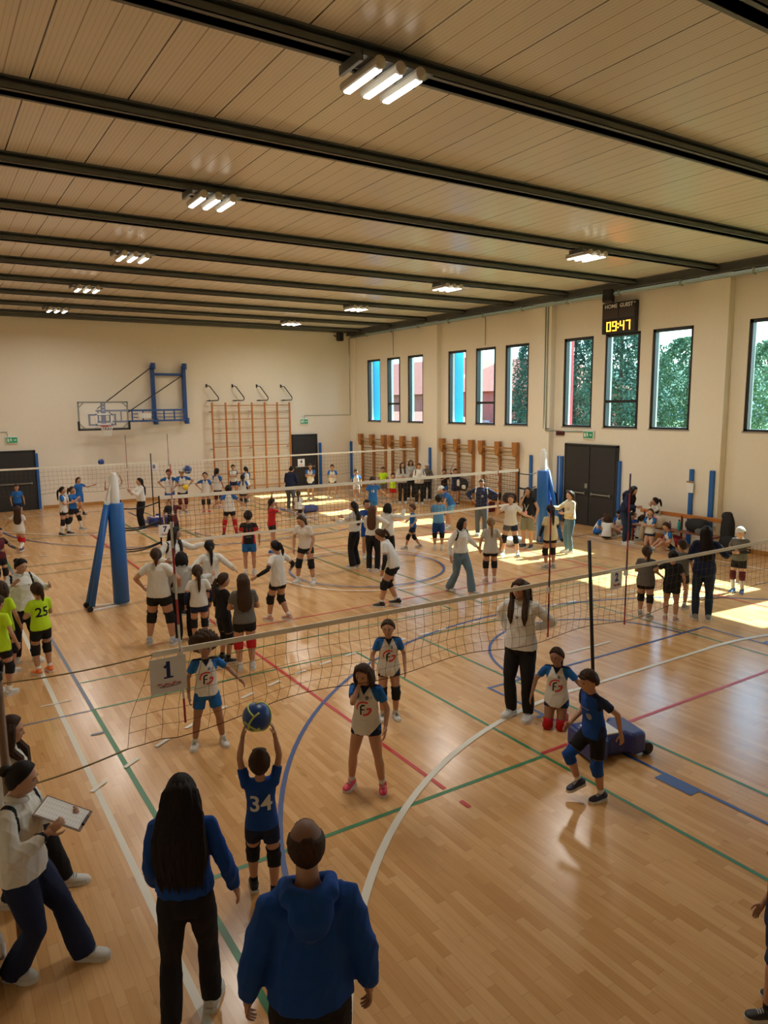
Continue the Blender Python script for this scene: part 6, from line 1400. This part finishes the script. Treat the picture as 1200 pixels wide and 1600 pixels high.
MP('person in navy and blue top with raised arm near the third wall bars', at(711, 789), 20, h=1.42, arms=('relax', 'up'), hair=('short', 'brown'), top=dict(k='jersey', c='navy', hem=-.14), bottom=SHN, socks=ws, shoes='black', female=False, group=G4)
# ------------------------------------------------------------------ right court

MP('person in big grey T-shirt, leftmost of the group behind the net at the right', at(1006, 964), 172, h=1.32, arms=('belly', 'belly'), legs='stagger', hair=('pony', 'brown'), top=tee('grey', -.26), bottom=SHB, pads='black', socks=ws, shoes='grey', head=(-24, 0), build=1.18, group=G2)
MP('person in black T-shirt and black shorts with a hand on the hip, right court', at(1047, 970), 176, h=1.29, arms=('hips', 'relax'), legs='stand', hair=('bun', 'black'), top=tee('black', -.14), bottom=dict(k='shorts', c='black', len=.45), socks=ws, shoes='rose', head=(0, 4), build=1.1, group=G2)
MP('small dark-haired person half hidden behind the black T-shirt, sunlit cheek', at(1062, 950), 160, h=1.32, arms=('chest', 'relax'), hair=('boy', 'brown'), top=tee('grey', -.14), bottom=SHK, socks=ws, shoes='grey', head=(-60, 0), female=False, group=G2)
MP('tall person with long dark hair, navy jacket and dark jeans, right court', at(1096, 969), 188, h=1.72, arms=('belly', ((.30, .55, -.25), (.6, -.5, -.8))), legs='stand', hair=('long', 'black'), top=dict(k='jacket', c='navy', pat='', hem=-.08), bottom=dict(k='jeans', c='denimdark'), shoes='grey', head=(10, 8), group=G2)
MP('person in grey T-shirt and white cap with purple knee pads', at(1152, 926), -18, h=1.37, arms=('belly', 'belly'), legs='stand', hair=('cap', 'brown'), skin='l', top=tee('grey', -.12), bottom=SHK, pads='maroon', sleeves='black', socks=wt_, shoes='blue', female=False, head=(6, 6), group=G2)
MP('person with long dark hair leaning forward beside the double door', at(978, 850), 60, h=1.68, arms=('relax', 'hold'), lean=22, legs='stand', hair=('longfront', 'black'), top=dict(k='hoodie', c='navy', hem=-.02), bottom=dict(k='jeans', c='denimdark'), shoes='white', head=(0, 16), group=G5)
def sit(label, px, py, look, h, **k):
    a = dict(legs='crossleg', pel=(0, -.06, .075), knee_hint=((-1, .35, .6), (1, .35, .6)), lean=14, arms=('hold', 'hold'), bottom=SHB, socks=ws, shoes='grey', group=G5, pads=None); a.update(k)
    return MP(label, at(px, py), look, h=h, **a)
sit('person in white and blue jersey sitting hunched at the left of the floor group', 936, 836, 60, 1.34, hair=('short', 'brown'), skin='d', top=dict(k='jersey', c='white', c2='blue', pat='shoulders', hem=-.05), bottom=dict(k='shorts', c='blue', len=.8), lean=34, head=(0, 20))
sit('person in plain white top with brown hair sitting with back to the camera', 948, 842, 170, 1.26, hair=('bob', 'brown'), top=tee('white', -.05), lean=22)
sit('person in blue and white jersey sitting cross-legged against the blue door pad', 967, 834, -10, 1.32, hair=('boy', 'black'), top=FGN(), female=False, head=(0, 20))
sit('person in navy jersey sitting right behind the leaning person', 988, 838, -20, 1.32, hair=('boy', 'black'), top=dict(k='jersey', c='royal', hem=-.05), female=False, head=(0, 16))
sit('person in white top sitting sideways between the leaning one and the arms-crossed kid', 1001, 843, 130, 1.26, hair=('pony', 'brown'), top=tee('white', -.05))
MP('kneeling person in white and blue jersey with crossed arms, in the sitting group', at(1014, 853), -20, h=1.36, arms=('cross', 'cross'), legs=((-.055, -.20, -.015, 0), (.055, -.19, -.015, 0)), pel=(0, -.02, .262), knee_hint=((0, 1, -.6), (0, 1, -.6)), foot_pitch=(75, 75), hair=('tail', 'lbrown'), skin='l', top=FGJ(False, -.15), bottom=dict(k='tight', c='navy', len=.3), socks=ws, shoes='white', group=G5)
sit('person in white and blue jersey sitting with legs forward beside the bench', 1043, 860, -65, 1.36, hair=('boy', 'brown'), top=FGN(), legs=((-.09, .34, 0, 0), (.07, .30, 0, 0)), knee_hint=((-.1, .3, 1), (.1, .3, 1)), female=False, lean=20)
sit('person in white tracksuit top with glasses and black ponytail sitting by the bench', 1016, 845, -80, 1.62, pel=(0, -.10, .285), legs=((-.07, .17, 0, 0), (.08, .13, 0, 0)), knee_hint=((-.1, 1, .3), (.1, 1, .3)), arms=('chin', 'belly'), hair=('pony', 'black'), top=jacket(c2='black'), bottom=dict(k='trousers', c='tan'), lean=8)
run_jobs()
